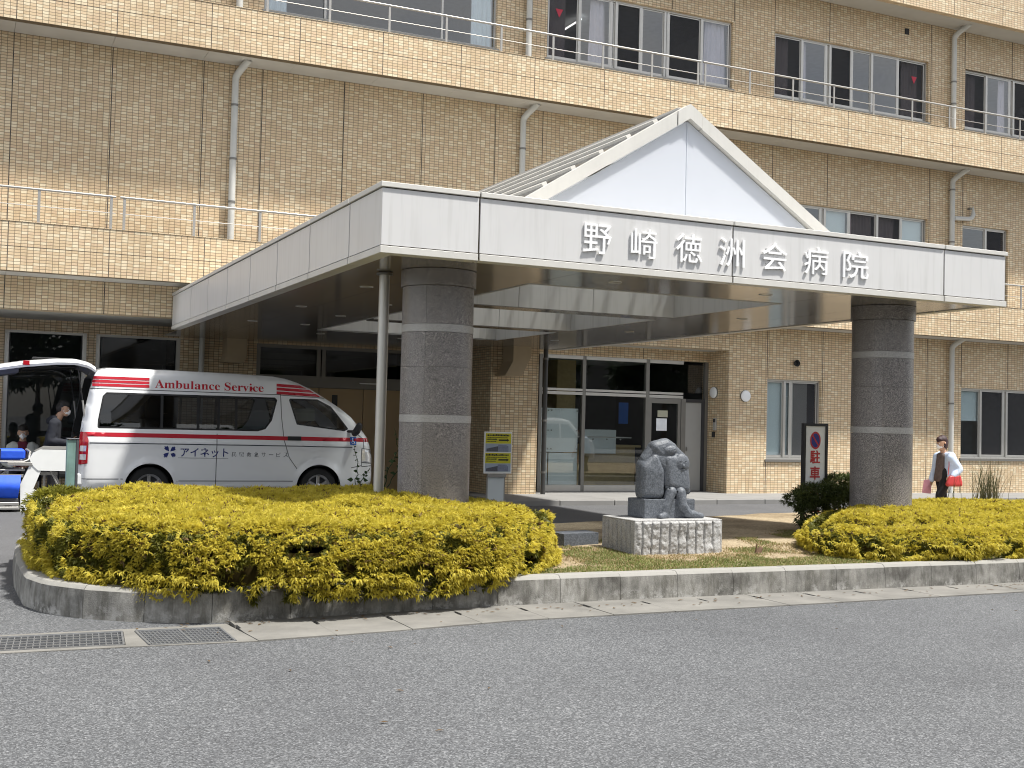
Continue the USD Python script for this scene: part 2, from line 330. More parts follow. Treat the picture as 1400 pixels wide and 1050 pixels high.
plain('post_paint', (0.16, 0.26, 0.23), 0.5, var=0.3, scale=5, streak=0.3)
plain('post_side', (0.10, 0.105, 0.115), 0.4, metallic=0.4)
plain('skin', (0.50, 0.30, 0.20), 0.55, var=0.06, scale=30)
plain('hair_black', (0.018, 0.015, 0.013), 0.55, bump=0.6, bscale=240)
plain('hair_maroon', (0.035, 0.012, 0.014), 0.5, bump=0.6, bscale=240)
plain('mask_white', (0.82, 0.82, 0.81), 0.8)
plain('hoodie', (0.014, 0.016, 0.023), 0.9, var=0.3, scale=14)
plain('trouser', (0.012, 0.012, 0.014), 0.9, var=0.2)
plain('pale_jacket', (0.52, 0.62, 0.78), 0.8, var=0.1, scale=12)
plain('brown_top', (0.11, 0.08, 0.07), 0.9, var=0.3, scale=20)
plain('cream_jacket', (0.50, 0.51, 0.47), 0.85, var=0.12, scale=10)
plain('maroon_shirt', (0.12, 0.015, 0.03), 0.9)
plain('red_leather', (0.42, 0.035, 0.035), 0.4, var=0.1)
plain('pink_paper', (0.80, 0.38, 0.47), 0.7)
plain('shoe', (0.02, 0.018, 0.016), 0.6)
plain('sign_white', (0.84, 0.85, 0.83), 0.4, var=0.05)
plain('sign_red', (0.50, 0.03, 0.035), 0.5)
plain('sign_blue', (0.02, 0.03, 0.22), 0.5)
plain('poster_yellow', (0.62, 0.58, 0.03), 0.4, var=0.04)
plain('poster_ink', (0.03, 0.035, 0.02), 0.6)
plain('poster_sky', (0.36, 0.42, 0.52), 0.5, var=0.1)
plain('poster_grey', (0.10, 0.105, 0.13), 0.5, var=0.3, scale=30)
plain('poster_mid', (0.22, 0.25, 0.34), 0.5, var=0.3, scale=30)
plain('paper', (0.78, 0.82, 0.86), 0.6)
plain('paper_tan', (0.42, 0.42, 0.32), 0.6)
plain('bark', (0.11, 0.08, 0.055), 0.9, var=0.4, scale=14, bump=0.8, bscale=30)
plain('grate_steel', (0.28, 0.285, 0.29), 0.45, metallic=0.7, var=0.2, scale=12)
plain('pit', (0.012, 0.012, 0.013), 0.95)
plain('house_wall', (0.42, 0.41, 0.38), 0.8)
plain('dark_clad', (0.10, 0.095, 0.085), 0.85, var=0.3, scale=1.5)
plain('house_roof', (0.20, 0.21, 0.22), 0.6)
plain('worn_paint', (0.115, 0.116, 0.119), 0.85, var=0.4, scale=25)
plain('stump_wood', (0.12, 0.07, 0.04), 0.9)

def leaf(name, ramp, scale=3.0, trans=0.3, rough=0.55):
    mat(name, {'g': ('geometry', {}), 'r': ('rgb_ramp', {'ramp': ramp}), 'n': ('noise_texture', {'scale': scale, 'detail': 3.0}), 'mx': ('mix_float', {'fac': 0.5}),
               'p': ('principled_bsdf', {'roughness': rough, 'specular_ior_level': 0.3}), 't': ('translucent_bsdf', {}), 'x': ('mix_closure', {'fac': trans})},
        [('g.random_per_island', 'mx.a'), ('g.position', 'n.vector'), ('n.fac', 'mx.b'), ('mx.result', 'r.fac'), ('r.color', 'p.base_color'), ('r.color', 't.color'), ('p.BSDF', 'x.closure1'), ('t.BSDF', 'x.closure2')],
        surface='x.closure')
leaf('gold_leaf', [(0.2, (0.50, 0.42, 0.05)), (0.42, (0.76, 0.65, 0.10)), (0.6, (0.84, 0.745, 0.18)), (0.8, (0.89, 0.81, 0.33))], scale=5.0, trans=0.5)
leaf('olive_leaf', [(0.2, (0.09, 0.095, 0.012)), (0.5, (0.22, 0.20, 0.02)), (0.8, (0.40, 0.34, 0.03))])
leaf('lime_leaf', [(0.2, (0.14, 0.14, 0.02)), (0.5, (0.34, 0.32, 0.03)), (0.8, (0.52, 0.46, 0.06))])
leaf('dry_leaf', [(0.2, (0.12, 0.07, 0.03)), (0.8, (0.30, 0.20, 0.08))])
leaf('juniper_leaf', [(0.2, (0.06, 0.08, 0.022)), (0.6, (0.16, 0.18, 0.045)), (0.85, (0.32, 0.29, 0.08))], trans=0.35)
leaf('weed_leaf', [(0.2, (0.03, 0.06, 0.02)), (0.8, (0.08, 0.14, 0.03))])
leaf('grass_green', [(0.2, (0.14, 0.17, 0.045)), (0.5, (0.26, 0.29, 0.08)), (0.8, (0.38, 0.39, 0.15))])
leaf('grass_dry', [(0.2, (0.30, 0.23, 0.11)), (0.5, (0.45, 0.36, 0.19)), (0.8, (0.58, 0.48, 0.29))])
leaf('pampas_leaf', [(0.2, (0.10, 0.10, 0.05)), (0.8, (0.30, 0.28, 0.17))])
leaf('tree_leaf', [(0.2, (0.02, 0.04, 0.012)), (0.8, (0.07, 0.11, 0.03))])
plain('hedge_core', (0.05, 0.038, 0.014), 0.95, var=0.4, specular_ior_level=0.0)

def pane_mat(name, tint, ior=1.5, rough=0.0, boost=1.0):
    mat(name, {'t': ('transparent_bsdf', {'color': tint}), 'gl': ('glossy_bsdf', {'color': (boost,) * 3, 'roughness': rough}), 'f': ('fresnel', {'IOR': ior}), 'x': ('mix_closure', {}),
               'g': ('geometry', {}), 'k': ('math', {'math_type': 'subtract', 'value1': 1.0}), 'm': ('math', {'math_type': 'multiply'})},
        [('g.backfacing', 'k.value2'), ('k.value', 'm.value1'), ('f.fac', 'm.value2'), ('m.value', 'x.fac'), ('t.BSDF', 'x.closure1'), ('gl.BSDF', 'x.closure2')], surface='x.closure')
pane_mat('window_glass', (0.88, 0.92, 0.94), 2.15)
pane_mat('door_glass', (0.86, 0.89, 0.89), 1.95)
pane_mat('van_glass', (0.42, 0.45, 0.49), 1.7)
pane_mat('dim_glass', (0.5, 0.52, 0.52), 1.6)
pane_mat('clear_glass', (0.75, 0.78, 0.78), 1.5)
mat('frosted', {'p': ('principled_bsdf', {'base_color': (0.80, 0.82, 0.86), 'roughness': 0.35}), 't': ('translucent_bsdf', {'color': (0.82, 0.85, 0.90)}), 'x': ('mix_closure', {'fac': 0.5})},
    [('p.BSDF', 'x.closure1'), ('t.BSDF', 'x.closure2')], surface='x.closure')
mat('roof_glass', {'t': ('transparent_bsdf', {'color': (0.75, 0.77, 0.78)}), 'tr': ('translucent_bsdf', {'color': (0.8, 0.82, 0.85)}), 'gl': ('glossy_bsdf', {'roughness': 0.1}), 'f': ('fresnel', {'IOR': 1.5}),
                   'a': ('mix_closure', {'fac': 0.45}), 'x': ('mix_closure', {})},
    [('t.BSDF', 'a.closure1'), ('tr.BSDF', 'a.closure2'), ('f.fac', 'x.fac'), ('a.closure', 'x.closure1'), ('gl.BSDF', 'x.closure2')], surface='x.closure')
mat('tube_light', {'e': ('emission', {'color': (1.0, 0.98, 0.94), 'strength': 2.6})}, surface='e.emission')
mat('frosted_board', {'p': ('principled_bsdf', {'base_color': (0.68, 0.73, 0.74), 'roughness': 0.5})})

# ------------------------------------------------------------------ ground
W = 22.1           # front of the recessed walls
B = 21.3           # front of the tiled parapet bands
KERB = [(0.62, 13.4), (0.55, 12.4), (0.52, 11.4), (0.54, 10.3), (0.66, 9.85), (0.9, 9.52), (1.2, 9.28), (1.55, 9.11), (1.92, 9.02), (3.0, 9.07), (4.3, 9.15), (6.0, 9.16), (8.0, 9.13), (10.2, 9.1), (14.0, 9.02), (22.0, 8.95)]
BACK = [(22.0, 17.6), (14.3, 16.6), (13.3, 15.95), (10.4, 15.15), (7.2, 14.4), (4.0, 14.1), (1.4, 14.0), (0.8, 13.8)]
island = Polygon(KERB + BACK)
gutter_zone = Polygon([(1.88, 9.06), (1.95, 8.20), (3.0, 8.30), (4.0, 8.45), (6.9, 8.50), (9.8, 8.56), (22.0, 8.45), (22.0, 9.0), (14.0, 9.07), (10.2, 9.15), (6.0, 9.2), (3.0, 9.12)])
grate_zone = Polygon([(-6.0, 8.42), (1.10, 8.25), (1.95, 8.20), (1.88, 8.95), (1.17, 8.93), (-6.0, 8.99)])
drive_zone = Polygon([(-40, 11.6), (0.5, 11.52), (1.2, 12.5), (10, 13.5), (22, 13.5), (60, 13.5), (60, 26), (-40, 26)])
ground = sbox(-300, -300, 300, 400)
holes = union_all([gutter_zone, grate_zone.buffer(0.001)])
road = obj('road', sheet_xy(ground.difference(union_all([holes, drive_zone])), 0.0), 'asphalt')
tag(road, 'grey asphalt road with pale aggregate in front of the planted island', 'road', kind='structure')
tag(obj('driveway', sheet_xy(drive_zone.difference(sbox(9.3, 20.2, 60, 26)), 0.0), 'drive_asphalt'), 'smooth asphalt driveway passing under the entrance canopy', 'driveway', kind='structure')
tag(obj('ground', sheet_xy(sbox(-300, -300, 300, 400), -0.35), 'pit'), kind='structure', label='dark earth below the paving', cat='ground')

# walkway of concrete slabs in front of the doors
walk = thing('walkway', 'pale concrete walkway along the foot of the tiled wall', 'pavement', kind='structure')
xs = np.arange(9.3, 46, 1.2)
for i, x in enumerate(xs):
    obj('kerb_stone', bx(x + .003, x + 1.197, 20.2, 20.42, -0.2, 0.10, 0.012), 'paving', walk)
    for y0, y1 in ((20.424, 21.55), (21.556, 22.9)):
        obj('paving_slab', bx(x + .003, x + 1.197, y0, y1, -0.2, 0.098, 0.004), 'paving', walk)
obj('drain_slot', bx(12.6, 13.3, 20.16, 20.198, 0.0, 0.012), 'pit', walk)

# the island: soil bed, kerb stones, back kerb
kl = LineString(KERB)
def bed_height(x, y):
    d = shapely.distance(island.boundary, shapely.points(x, y))
    return 0.215 + 0.065 * np.clip(d / 2.0, 0, 1) + 0.03 * (meshkit.fbm(np.stack([x * 1.3, y * 1.3, 0 * x], -1), 4, 3) - 0.5)
bp, bt = fill(island.buffer(-0.10), 0.22)
tag(obj('soil_bed', trimesh.Trimesh(np.c_[bp, bed_height(bp[:, 0], bp[:, 1])], bt, process=False), 'soil', smooth=True), 'sandy brown soil of the planted island', 'soil', kind='structure')
kerb = thing('kerb', 'stained concrete kerb round the planted island, curving back at its left end', 'kerb', kind='structure')
def kerb_piece(d0, d1, line, wid, top, n=3, side=1):
    ds = np.linspace(d0, d1, n)
    prof = [(0.0, -0.15), (0.0, 0.13), (0.012, top - 0.03), (0.04, top - 0.004), (0.055, top), (wid, top), (wid, -0.15)]
    rings = []
    for d in ds:
        p = line.interpolate(d); q = line.interpolate(min(d + .02, line.length)); o = line.interpolate(max(d - .02, 0))
        t = V([q.x - o.x, q.y - o.y]); t /= np.linalg.norm(t); nn = V([-t[1], t[0]]) * side
        rings.append([(p.x + nn[0] * a, p.y + nn[1] * a, z) for a, z in prof])
    v = V(rings).reshape(-1, 3); k = len(prof); f = []
    for i in range(n - 1):
        for j in range(k):
            l = (j + 1) % k; f += [[i * k + j, i * k + l, (i + 1) * k + l], [i * k + j, (i + 1) * k + l, (i + 1) * k + j]]
    for j in range(1, k - 1): f += [[0, j + 1, j], [(n - 1) * k, (n - 1) * k + j, (n - 1) * k + j + 1]]
    m = trimesh.Trimesh(v, f, process=False)
    if m.volume < 0: m.invert()
    return m
d = 0.0
while d < kl.length - 0.3:
    step = 0.6 if d > 4.8 else 0.5
    obj('kerb_stone', kerb_piece(d + 0.002, min(d + step - 0.002, kl.length), kl, 0.16, 0.245 + rng.normal(0, 0.0015), 5, side=1), 'kerb_concrete', kerb, smooth=30)
    d += step
bl = LineString([(22.0, 17.6), (14.3, 16.6), (13.3, 15.95), (10.4, 15.15), (7.2, 14.4), (4.0, 14.1), (1.4, 14.0), (0.8, 13.75), (0.62, 13.42)])
d = 0.0
while d < bl.length - 0.3:
    obj('kerb_stone', kerb_piece(d + 0.004, min(d + 0.596, bl.length), bl, 0.14, 0.15, 3, side=1), 'kerb_concrete', kerb, smooth=30); d += 0.6
# gutter blocks with a lifting slot at each joint
gut = thing('gutter', 'row of pale concrete gutter blocks at the foot of the kerb', 'gutter', kind='structure')
obj('gutter_bed', sheet_xy(gutter_zone.buffer(0.002), -0.16), 'pit', gut)
x = 1.92
while x < 21.9:
    blk = gutter_zone.intersection(sbox(x + 0.003, 7, x + 0.597, 10))
    c = blk.centroid
    for sx in (x, x + 0.6):
        slot = affinity.rotate(sbox(sx - 0.012, c.y + 0.05, sx + 0.012, c.y + 0.19), 0)
        blk = blk.difference(slot.buffer(0.008))
    if not blk.is_empty: obj('gutter_block', slab_xy(blk, 0.010 + rng.normal(0, 0.001), 0.12), 'gutter_concrete', gut)
    x += 0.6
# two steel gratings
def grating(name, corners, nl, nc, label, frame=0.035, mid=False):
    t = thing(name, label, 'drain grating')
    q = V(corners, dtype=float)                    # a, b, c, d: a->b front edge, d->c back edge
    def at(s, r): return (q[0] * (1 - s) + q[1] * s) * (1 - r) + (q[3] * (1 - s) + q[2] * s) * r
    def strip(p0, p1, w, z0, z1):
        p0, p1 = V(p0), V(p1); dd = p1 - p0; ln = np.linalg.norm(dd); m = bx(0, ln, -w / 2, w / 2, z0, z1)
        m.apply_transform(trimesh.transformations.rotation_matrix(math.atan2(dd[1], dd[0]), [0, 0, 1])); m.apply_translation([*p0, 0]); return m
    bars = [strip(at(0, r), at(1, r), 0.016, -0.03, 0.008) for r in np.linspace(0.02, 0.98, nl)]
    obj('bearing_bars', bars, 'grate_steel', t)
    obj('cross_bars', [strip(at(s, 0.0), at(s, 1.0), 0.007, -0.02, 0.0045) for s in np.linspace(0.004, 0.996, nc)], 'grate_steel', t)
    fr = [strip(at(0, r), at(1, r), 0.014, -0.05, 0.012) for r in (-0.012, 1.012)] + [strip(at(s, 0), at(s, 1), 0.014, -0.05, 0.013) for s in ((0, 1, 0.5) if mid else (0, 1))]
    obj('frame', fr, 'grate_steel', t)
    P = Polygon(q[:, :2])
    return t, P
g1, P1 = grating('drain_grating', [(1.235, 8.275), (1.80, 8.255), (1.80, 8.80), (1.215, 8.82)], 8, 22, 'square steel drain grating in a concrete surround at the kerb corner', mid=True)
g2, P2 = grating('drain_grating', [(-6.0, 8.50), (1.075, 8.335), (1.12, 8.83), (-6.0, 8.90)], 6, 170, 'long narrow steel drain grating running off the left edge')
tag(obj('grating_surround', slab_xy(grate_zone.difference(union_all([P1.buffer(0.012), P2.buffer(0.012)])).difference(affinity.translate(island, 0, 0)), 0.006, 0.3), 'gutter_concrete'),
    'pale concrete surround of the two steel drain gratings', 'drain surround', kind='structure')
obj('drain_pit', sheet_xy(grate_zone, -0.22), 'pit', gut)

# ------------------------------------------------------------------ the hospital building
H = thing('hospital_building', 'four storey hospital clad in tan tiles with projecting parapet bands', 'building')
Z1, Z2, Z3 = 3.87, 8.07, 11.66
LEFT, RIGHT = -8.0, 40.0
wins = []   # (x0, x1, z0, z1, kind, mullions)
WA = dict(x0=4.985, x1=9.785, z0=9.2, z1=10.72, m=[6.18, 8.60], cur=[('white_curtain', 5.02, 5.45), ('white_curtain', 9.28, 9.74)], style='fixed')
WB = dict(x0=10.93, x1=15.62, z0=9.2, z1=10.74, m=[11.72, 12.50, 12.62, 13.26, 13.86, 13.95, 14.82], cur=[('grey_curtain', 10.97, 11.45), ('pink_curtain', 12.05, 12.40), ('pink_curtain', 15.0, 15.5)], screens=[(12.66, 13.24), (13.98, 14.80), (10.98, 11.70)], mark=11.25)
WC = dict(x0=16.79, x1=21.46, z0=9.2, z1=10.72, m=[17.62, 18.34, 18.45, 19.12, 19.72, 20.55], cur=[('grey_curtain', 16.9, 17.3), ('pink_curtain', 17.68, 17.82), ('grey_curtain', 20.75, 21.25)], screens=[(16.85, 17.6), (18.5, 19.1), (20.6, 21.4)], mark=21.08)
WD = dict(x0=22.68, x1=27.4, z0=9.2, z1=10.73, m=[23.47, 24.30, 24.42, 25.2, 26.0, 26.7], cur=[('grey_curtain', 22.75, 23.2), ('pink_curtain', 24.0, 24.25)], screens=[(22.73, 23.44), (24.46, 25.17)])
WE = dict(x0=16.79, x1=21.5, z0=5.3, z1=6.82, m=[17.55, 18.25, 18.36, 19.1, 19.95, 20.72], cur=[('blind', 18.42, 19.05), ('blind', 20.78, 21.42), ('grey_curtain', 19.2, 19.9), ('grey_curtain', 20.0, 20.6)], screens=[(19.16, 19.92), (20.0, 20.7)])
WF = dict(x0=22.65, x1=24.22, z0=4.75, z1=6.80, m=[23.5], cur=[], screens=[(23.55, 24.18)])
WG = dict(x0=16.74, x1=18.29, z0=0.86, z1=2.71, m=[17.28, 17.47], cur=[('blind', 16.78, 17.26), ('blind', 17.3, 17.45), ('blind', 17.55, 18.0)], screens=[(17.52, 18.24)])
WH = dict(x0=22.67, x1=27.3, z0=0.94, z1=2.71, m=[23.40, 24.20, 24.30, 25.1, 26.0], cur=[('blind2', 22.72, 23.36)], screens=[(23.45, 24.17), (24.34, 25.06)])
front_wins = [WA, WB, WC, WD, WE, WF, WG, WH]
face = union_all([sbox(LEFT, 3.30, RIGHT, 16.5), sbox(15.666, 0.05, RIGHT, 3.4)])
face = face.difference(union_all([sbox(w['x0'], w['z0'], w['x1'], w['z1']) for w in front_wins]))
obj('wall', wall_xz(face, W, 0.25), 'tan_tile', H)
# entrance recess, pier, left recess
obj('wall', wall_yz(sbox(W + 0.25, 0.05, 23.12, 3.30), 15.666, 0.25), 'tan_tile', H)
DOOR = 22.87
obj('wall', wall_xz(sbox(10.92, 3.06, 15.664, 3.30), DOOR, 0.25), 'tan_tile', H)
BK = 24.3
obj('pier', bx(9.84, 10.92, W + 0.001, BK, 0.0, 3.298), 'tan_tile', H)
back = union_all([sbox(LEFT, 0, 9.84, 3.298)]).difference(union_all([sbox(-2.6, 0.35, 0.62, 3.08), sbox(0.79, 0.35, 2.25, 3.08), sbox(2.42, 0.35, 4.02, 3.08), sbox(5.55, 0.0, 9.6, 3.06)]))
obj('wall', wall_xz(back, BK, 0.25), 'tan_tile', H)
# soffits of the recess and the ledges
obj('soffit', bx(LEFT, 15.66, W + 0.2, BK + 0.2, 3.302, 3.36), 'soffit_concrete', H)
for zb, n in ((Z1, 0.82), (Z2, 0.82), (Z3, 0.82)):
    obj('parapet_band', bx(LEFT, RIGHT, B, B + 0.16, zb, zb + n), 'tan_tile', H)
    obj('parapet_coping', bx(LEFT, RIGHT, B - 0.008, B + 0.175, zb + n + 0.001, zb + n + 0.012), 'tan_tile', H)
    obj('joint_strip', bx(LEFT, RIGHT, B - 0.0025, B + 0.01, zb + 0.4075, zb + 0.4145), 'joint_seal', H)
    jj = np.arange(0.68 - 8, 40, 1.6)
    for i, xj in enumerate(jj):
        obj('soffit_panel', bx(xj + 0.003, xj + 1.597, B + 0.161, W - 0.001, zb + 0.006, zb + 0.12), 'soffit_concrete', H)
    for xj in jj:
        if -1 < xj < 30: obj('joint_strip', bx(xj - 0.006, xj + 0.006, B - 0.003, B + 0.01, zb + 0.002, zb + 0.82), 'joint_seal', H)
for xj, z0, z1 in [(0.68, 4.7, 8.07), (2.31, 4.7, 8.07), (3.91, 4.7, 8.07), (5.0, 4.7, 8.07), (6.59, 4.7, 8.07), (8.21, 4.7, 8.07), (9.8, 4.7, 8.07), (10.88, 4.7, 8.07), (16.78, 6.83, 8.07), (18.37, 6.83, 8.07), (16.78, 10.74, 11.66), (18.37, 10.74, 11.66),
                   (21.54, 8.9, 11.66), (22.66, 10.74, 11.66), (24.3, 10.74, 11.66), (21.54, 4.7, 8.07), (22.64, 6.82, 8.07), (14.0, 10.76, 11.66), (12.4, 10.76, 11.66), (15.65, 10.76, 11.66),
                   (16.73, 2.73, 3.87), (18.32, 0.1, 3.87), (21.54, 0.1, 3.87), (22.66, 2.73, 3.87), (24.25, 2.73, 3.87), (0.68, 3.30, 3.87), (2.31, 3.30, 3.87), (16.73, 0.1, 0.84), (22.66, 0.1, 0.92)]:
    obj('joint_strip', bx(xj - 0.008, xj + 0.008, W - 0.003, W + 0.01, z0, z1), 'joint_seal', H)
obj('joint_strip', bx(13.9, 13.914, DOOR - 0.003, DOOR + 0.01, 3.06, 3.299), 'joint_seal', H)
# shell behind the facade, floors and rooms
obj('rear_wall', bx(LEFT, RIGHT, 28.0, 28.2, 0.0, 16.5), 'room_wall', H)
obj('roof', bx(LEFT, RIGHT, W, 28.2, 16.5, 16.7), 'soffit_concrete', H)
for x in (LEFT, RIGHT - 0.2): obj('side_wall', bx(x, x + 0.2, W + 0.26, 27.99, 3.4, 16.5), 'tan_tile', H)
obj('floor_slab', bx(LEFT, RIGHT, W + 0.26, 27.99, 3.40, 3.90), 'room_wall', H)
obj('floor_slab', bx(LEFT, RIGHT, W + 0.26, 27.99, 7.4, 8.2), 'room_wall', H)
obj('floor_slab', bx(LEFT, RIGHT, W + 0.26, 27.99, 11.2, 11.8), 'room_wall', H)
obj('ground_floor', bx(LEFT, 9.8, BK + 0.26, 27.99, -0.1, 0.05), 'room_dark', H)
obj('ground_floor', bx(9.8, RIGHT, 22.92, 27.99, -0.1, 0.101), 'room_wall', H)
for x in (10.4, 16.2, 22.1, 28.0): obj('partition_wall', bx(x, x + 0.12, W + 0.26, 27.9, 3.91, 11.19), 'room_wall', H)
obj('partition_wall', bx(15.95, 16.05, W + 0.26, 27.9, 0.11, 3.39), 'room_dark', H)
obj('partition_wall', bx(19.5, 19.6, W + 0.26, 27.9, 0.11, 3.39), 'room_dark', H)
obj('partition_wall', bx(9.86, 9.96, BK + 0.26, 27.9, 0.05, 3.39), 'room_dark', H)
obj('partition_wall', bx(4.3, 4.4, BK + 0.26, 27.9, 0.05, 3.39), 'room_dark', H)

def curtain(x0, x1, z0, z1, y, m, parent, flare=0.0):
    n = max(8, int((x1 - x0) / 0.02)); xx = np.linspace(x0, x1, n); rows = 6; v = []
    for k, z in enumerate(np.linspace(z0, z1, rows)):
        s = 1 + flare * (1 - k / (rows - 1)); mid = (x0 + x1) / 2
        ph = xx * 62 + rng.normal(0, 0.25)
        v.append(np.stack([mid + (xx - mid) * s, y + 0.022 * np.sin(ph) + 0.01 * np.sin(xx * 23 + 1), np.full(n, z)], 1))
    v = np.vstack(v); f = []
    for r in range(rows - 1):
        for i in range(n - 1):
            a = r * n + i; f += [[a, a + 1, a + n + 1], [a, a + n + 1, a + n]]
    obj('curtain', trimesh.Trimesh(v, f, process=False), m, parent, smooth=True)
def window(w, y, parent, fm='aluminium', label=None, deep=0.07):
    x0, x1, z0, z1 = w['x0'], w['x1'], w['z0'], w['z1']; fy = y + deep; t = w.get('t', 0.035)
    ms = [bx(x0, x1, fy, fy + 0.06, z0, z0 + 0.055), bx(x0, x1, fy, fy + 0.06, z1 - 0.045, z1), bx(x0, x0 + t, fy + .001, fy + 0.061, z0 + .056, z1 - .046), bx(x1 - t, x1, fy + .001, fy + 0.061, z0 + .056, z1 - .046)]
    xs = [x0 + t, *w['m'], x1 - t]
    for k, m in enumerate(w['m']): ms.append(bx(m - 0.022, m + 0.022, fy - 0.006 + 0.01 * (k % 2), fy + 0.05, z0 + 0.056, z1 - 0.046))
    f = obj('window', ms, fm, parent, label=label)
    obj('sill', bx(x0 - 0.04, x1 + 0.04, y - 0.035, fy - 0.001, z0 - 0.045, z0 + 0.012), 'dull_aluminium', f)
    for k in range(len(xs) - 1):
        a, b = xs[k] + 0.023, xs[k + 1] - 0.023
        if b - a < 0.04: continue
        yy = fy + (0.018 if k % 2 else 0.038)
        # sash frame, then glass
        if w.get('style') != 'fixed':
            obj('sash', [bx(a, a + 0.028, yy - .012, yy + .012, z0 + .06, z1 - .05), bx(b - 0.028, b, yy - .012, yy + .012, z0 + .06, z1 - .05), bx(a + .029, b - .029, yy - .012, yy + .012, z0 + .06, z0 + .11), bx(a + .029, b - .029, yy - .012, yy + .012, z1 - .075, z1 - .05)], fm, f)
        if not any(q0 < (a + b) / 2 < q1 for q0, q1 in w.get('screens', [])): obj('pane', bx(a + 0.005, b - 0.005, yy - 0.002, yy + 0.002, z0 + 0.06, z1 - 0.05), w.get('glass', 'window_glass'), f)
    for s0, s1 in w.get('screens', []):
        obj('insect_screen', bx(s0 + .03, s1 - .03, fy + 0.030, fy + 0.031, z0 + 0.06, z1 - 0.05), 'screen_mesh', f)
    for m, a, b in w['cur']:
        if m == 'blind': obj('blind', bx(a, b, fy + 0.085, fy + 0.09, z0 + 0.06, z1 - 0.05), 'blind', f)
        elif m == 'blind2': obj('blind', bx(a, b, fy + 0.085, fy + 0.09, z0 + 0.95, z1 - 0.05), 'blind', f)
        else: curtain(a, b, z0 + 0.05, z1 - 0.05, fy + 0.13, m, f, flare=0.25 if m == 'pink_curtain' else 0.0)
    if 'mark' in w:
        xm = w['mark']; obj('triangle_mark', wall_xz(Polygon([(xm - 0.09, 10.32), (xm + 0.09, 10.32), (xm, 10.14)]), fy + 0.022, 0.002), 'red_mark', f)
    return f
mat('screen_mesh', {'t': ('transparent_bsdf', {'color': (0.8, 0.8, 0.8)}), 'd': ('diffuse_bsdf', {'color': (0.05, 0.05, 0.052)}), 'x': ('mix_closure', {'fac': 0.28})}, [('t.BSDF', 'x.closure1'), ('d.BSDF', 'x.closure2')], surface='x.closure')
for w in front_wins: window(w, W, H)
for (x0, x1) in ((-2.6, 0.62), (0.79, 2.25), (2.42, 4.02)):
    window(dict(x0=x0, x1=x1, z0=0.35, z1=3.08, m=[], cur=[], style='fixed', glass='dim_glass', t=0.075), BK, H, deep=0.03)
# tube lamps of the rooms
for (x, y, z, l) in [(13.0, 24.6, 11.08, 1.4), (13.0, 24.72, 11.08, 1.4), (18.6, 24.6, 11.08, 1.3), (18.6, 24.7, 11.08, 1.3), (25.6, 25.2, 11.08, 1.3)]:
    obj('tube_lamp', bx(x - 0.015, x + 0.015, y - l / 2 + .6, y + l / 2 + .6, z, z + 0.03), 'tube_light', H)
# entrance glazing (plane DOOR)
ent = thing('entrance_glazing', parent=H)
for a, wd in ((11.36, 0.035), (12.42, 0.04), (14.04, 0.045), (15.62, 0.04)): obj('mullion', bx(a - wd, a + wd, DOOR, DOOR + 0.10, 0.10, 3.058), 'dull_aluminium', ent)
cuts = [(11.397, 12.378), (12.462, 13.993), (14.087, 15.578)]
for k, (a, b) in enumerate(cuts):
    for z0, z1 in ((2.20, 2.265), (2.285, 2.335), (2.98, 3.055)): obj('rail', bx(a, b if k < 2 else 14.98, DOOR - 0.004, DOOR + 0.09, z0, z1), 'aluminium', ent)
    obj('pane', bx(a, b, DOOR + 0.04, DOOR + 0.046, 2.336, 2.979), 'door_glass', ent)
    if k < 2:
        obj('rail', bx(a, b, DOOR - 0.004, DOOR + 0.09, 0.102, 0.235), 'aluminium', ent)
        obj('pane', bx(a, b, DOOR + 0.05, DOOR + 0.056, 0.236, 2.199), 'door_glass', ent)
dl = obj('door', [bx(14.09, 14.16, DOOR + .01, DOOR + .07, 0.11, 2.19), bx(14.86, 14.93, DOOR + .01, DOOR + .07, 0.11, 2.19), bx(14.161, 14.859, DOOR + .01, DOOR + .07, 2.08, 2.19), bx(14.161, 14.859, DOOR + .01, DOOR + .07, 0.11, 0.25)], 'dull_aluminium', H, label='glazed entrance door with notices taped to it')
obj('pane', bx(14.161, 14.859, DOOR + 0.035, DOOR + 0.041, 0.251, 2.079), 'door_glass', dl)
obj('notice', bx(14.30, 14.58, DOOR + 0.030, DOOR + 0.033, 1.46, 1.74), 'paper', dl)
obj('notice', bx(14.33, 14.60, DOOR + 0.030, DOOR + 0.033, 1.77, 1.92), 'paper_tan', dl)
obj('jamb', bx(14.94, 15.06, DOOR, DOOR + .1, 0.1, 2.199), 'dull_aluminium', dl)
gd = obj('door', bx(15.061, 15.50, DOOR + 0.03, DOOR + 0.07, 0.11, 2.12), 'grey_door', H, label='plain grey steel door beside the glazing')
obj('handle', bx(15.10, 15.13, DOOR - 0.02, DOOR + 0.03, 1.02, 1.10), 'steel', gd)
obj('jamb', [bx(15.501, 15.579, DOOR, DOOR + .1, 0.1, 2.199), bx(15.061, 15.50, DOOR, DOOR + .1, 2.121, 2.199)], 'room_dark', gd)
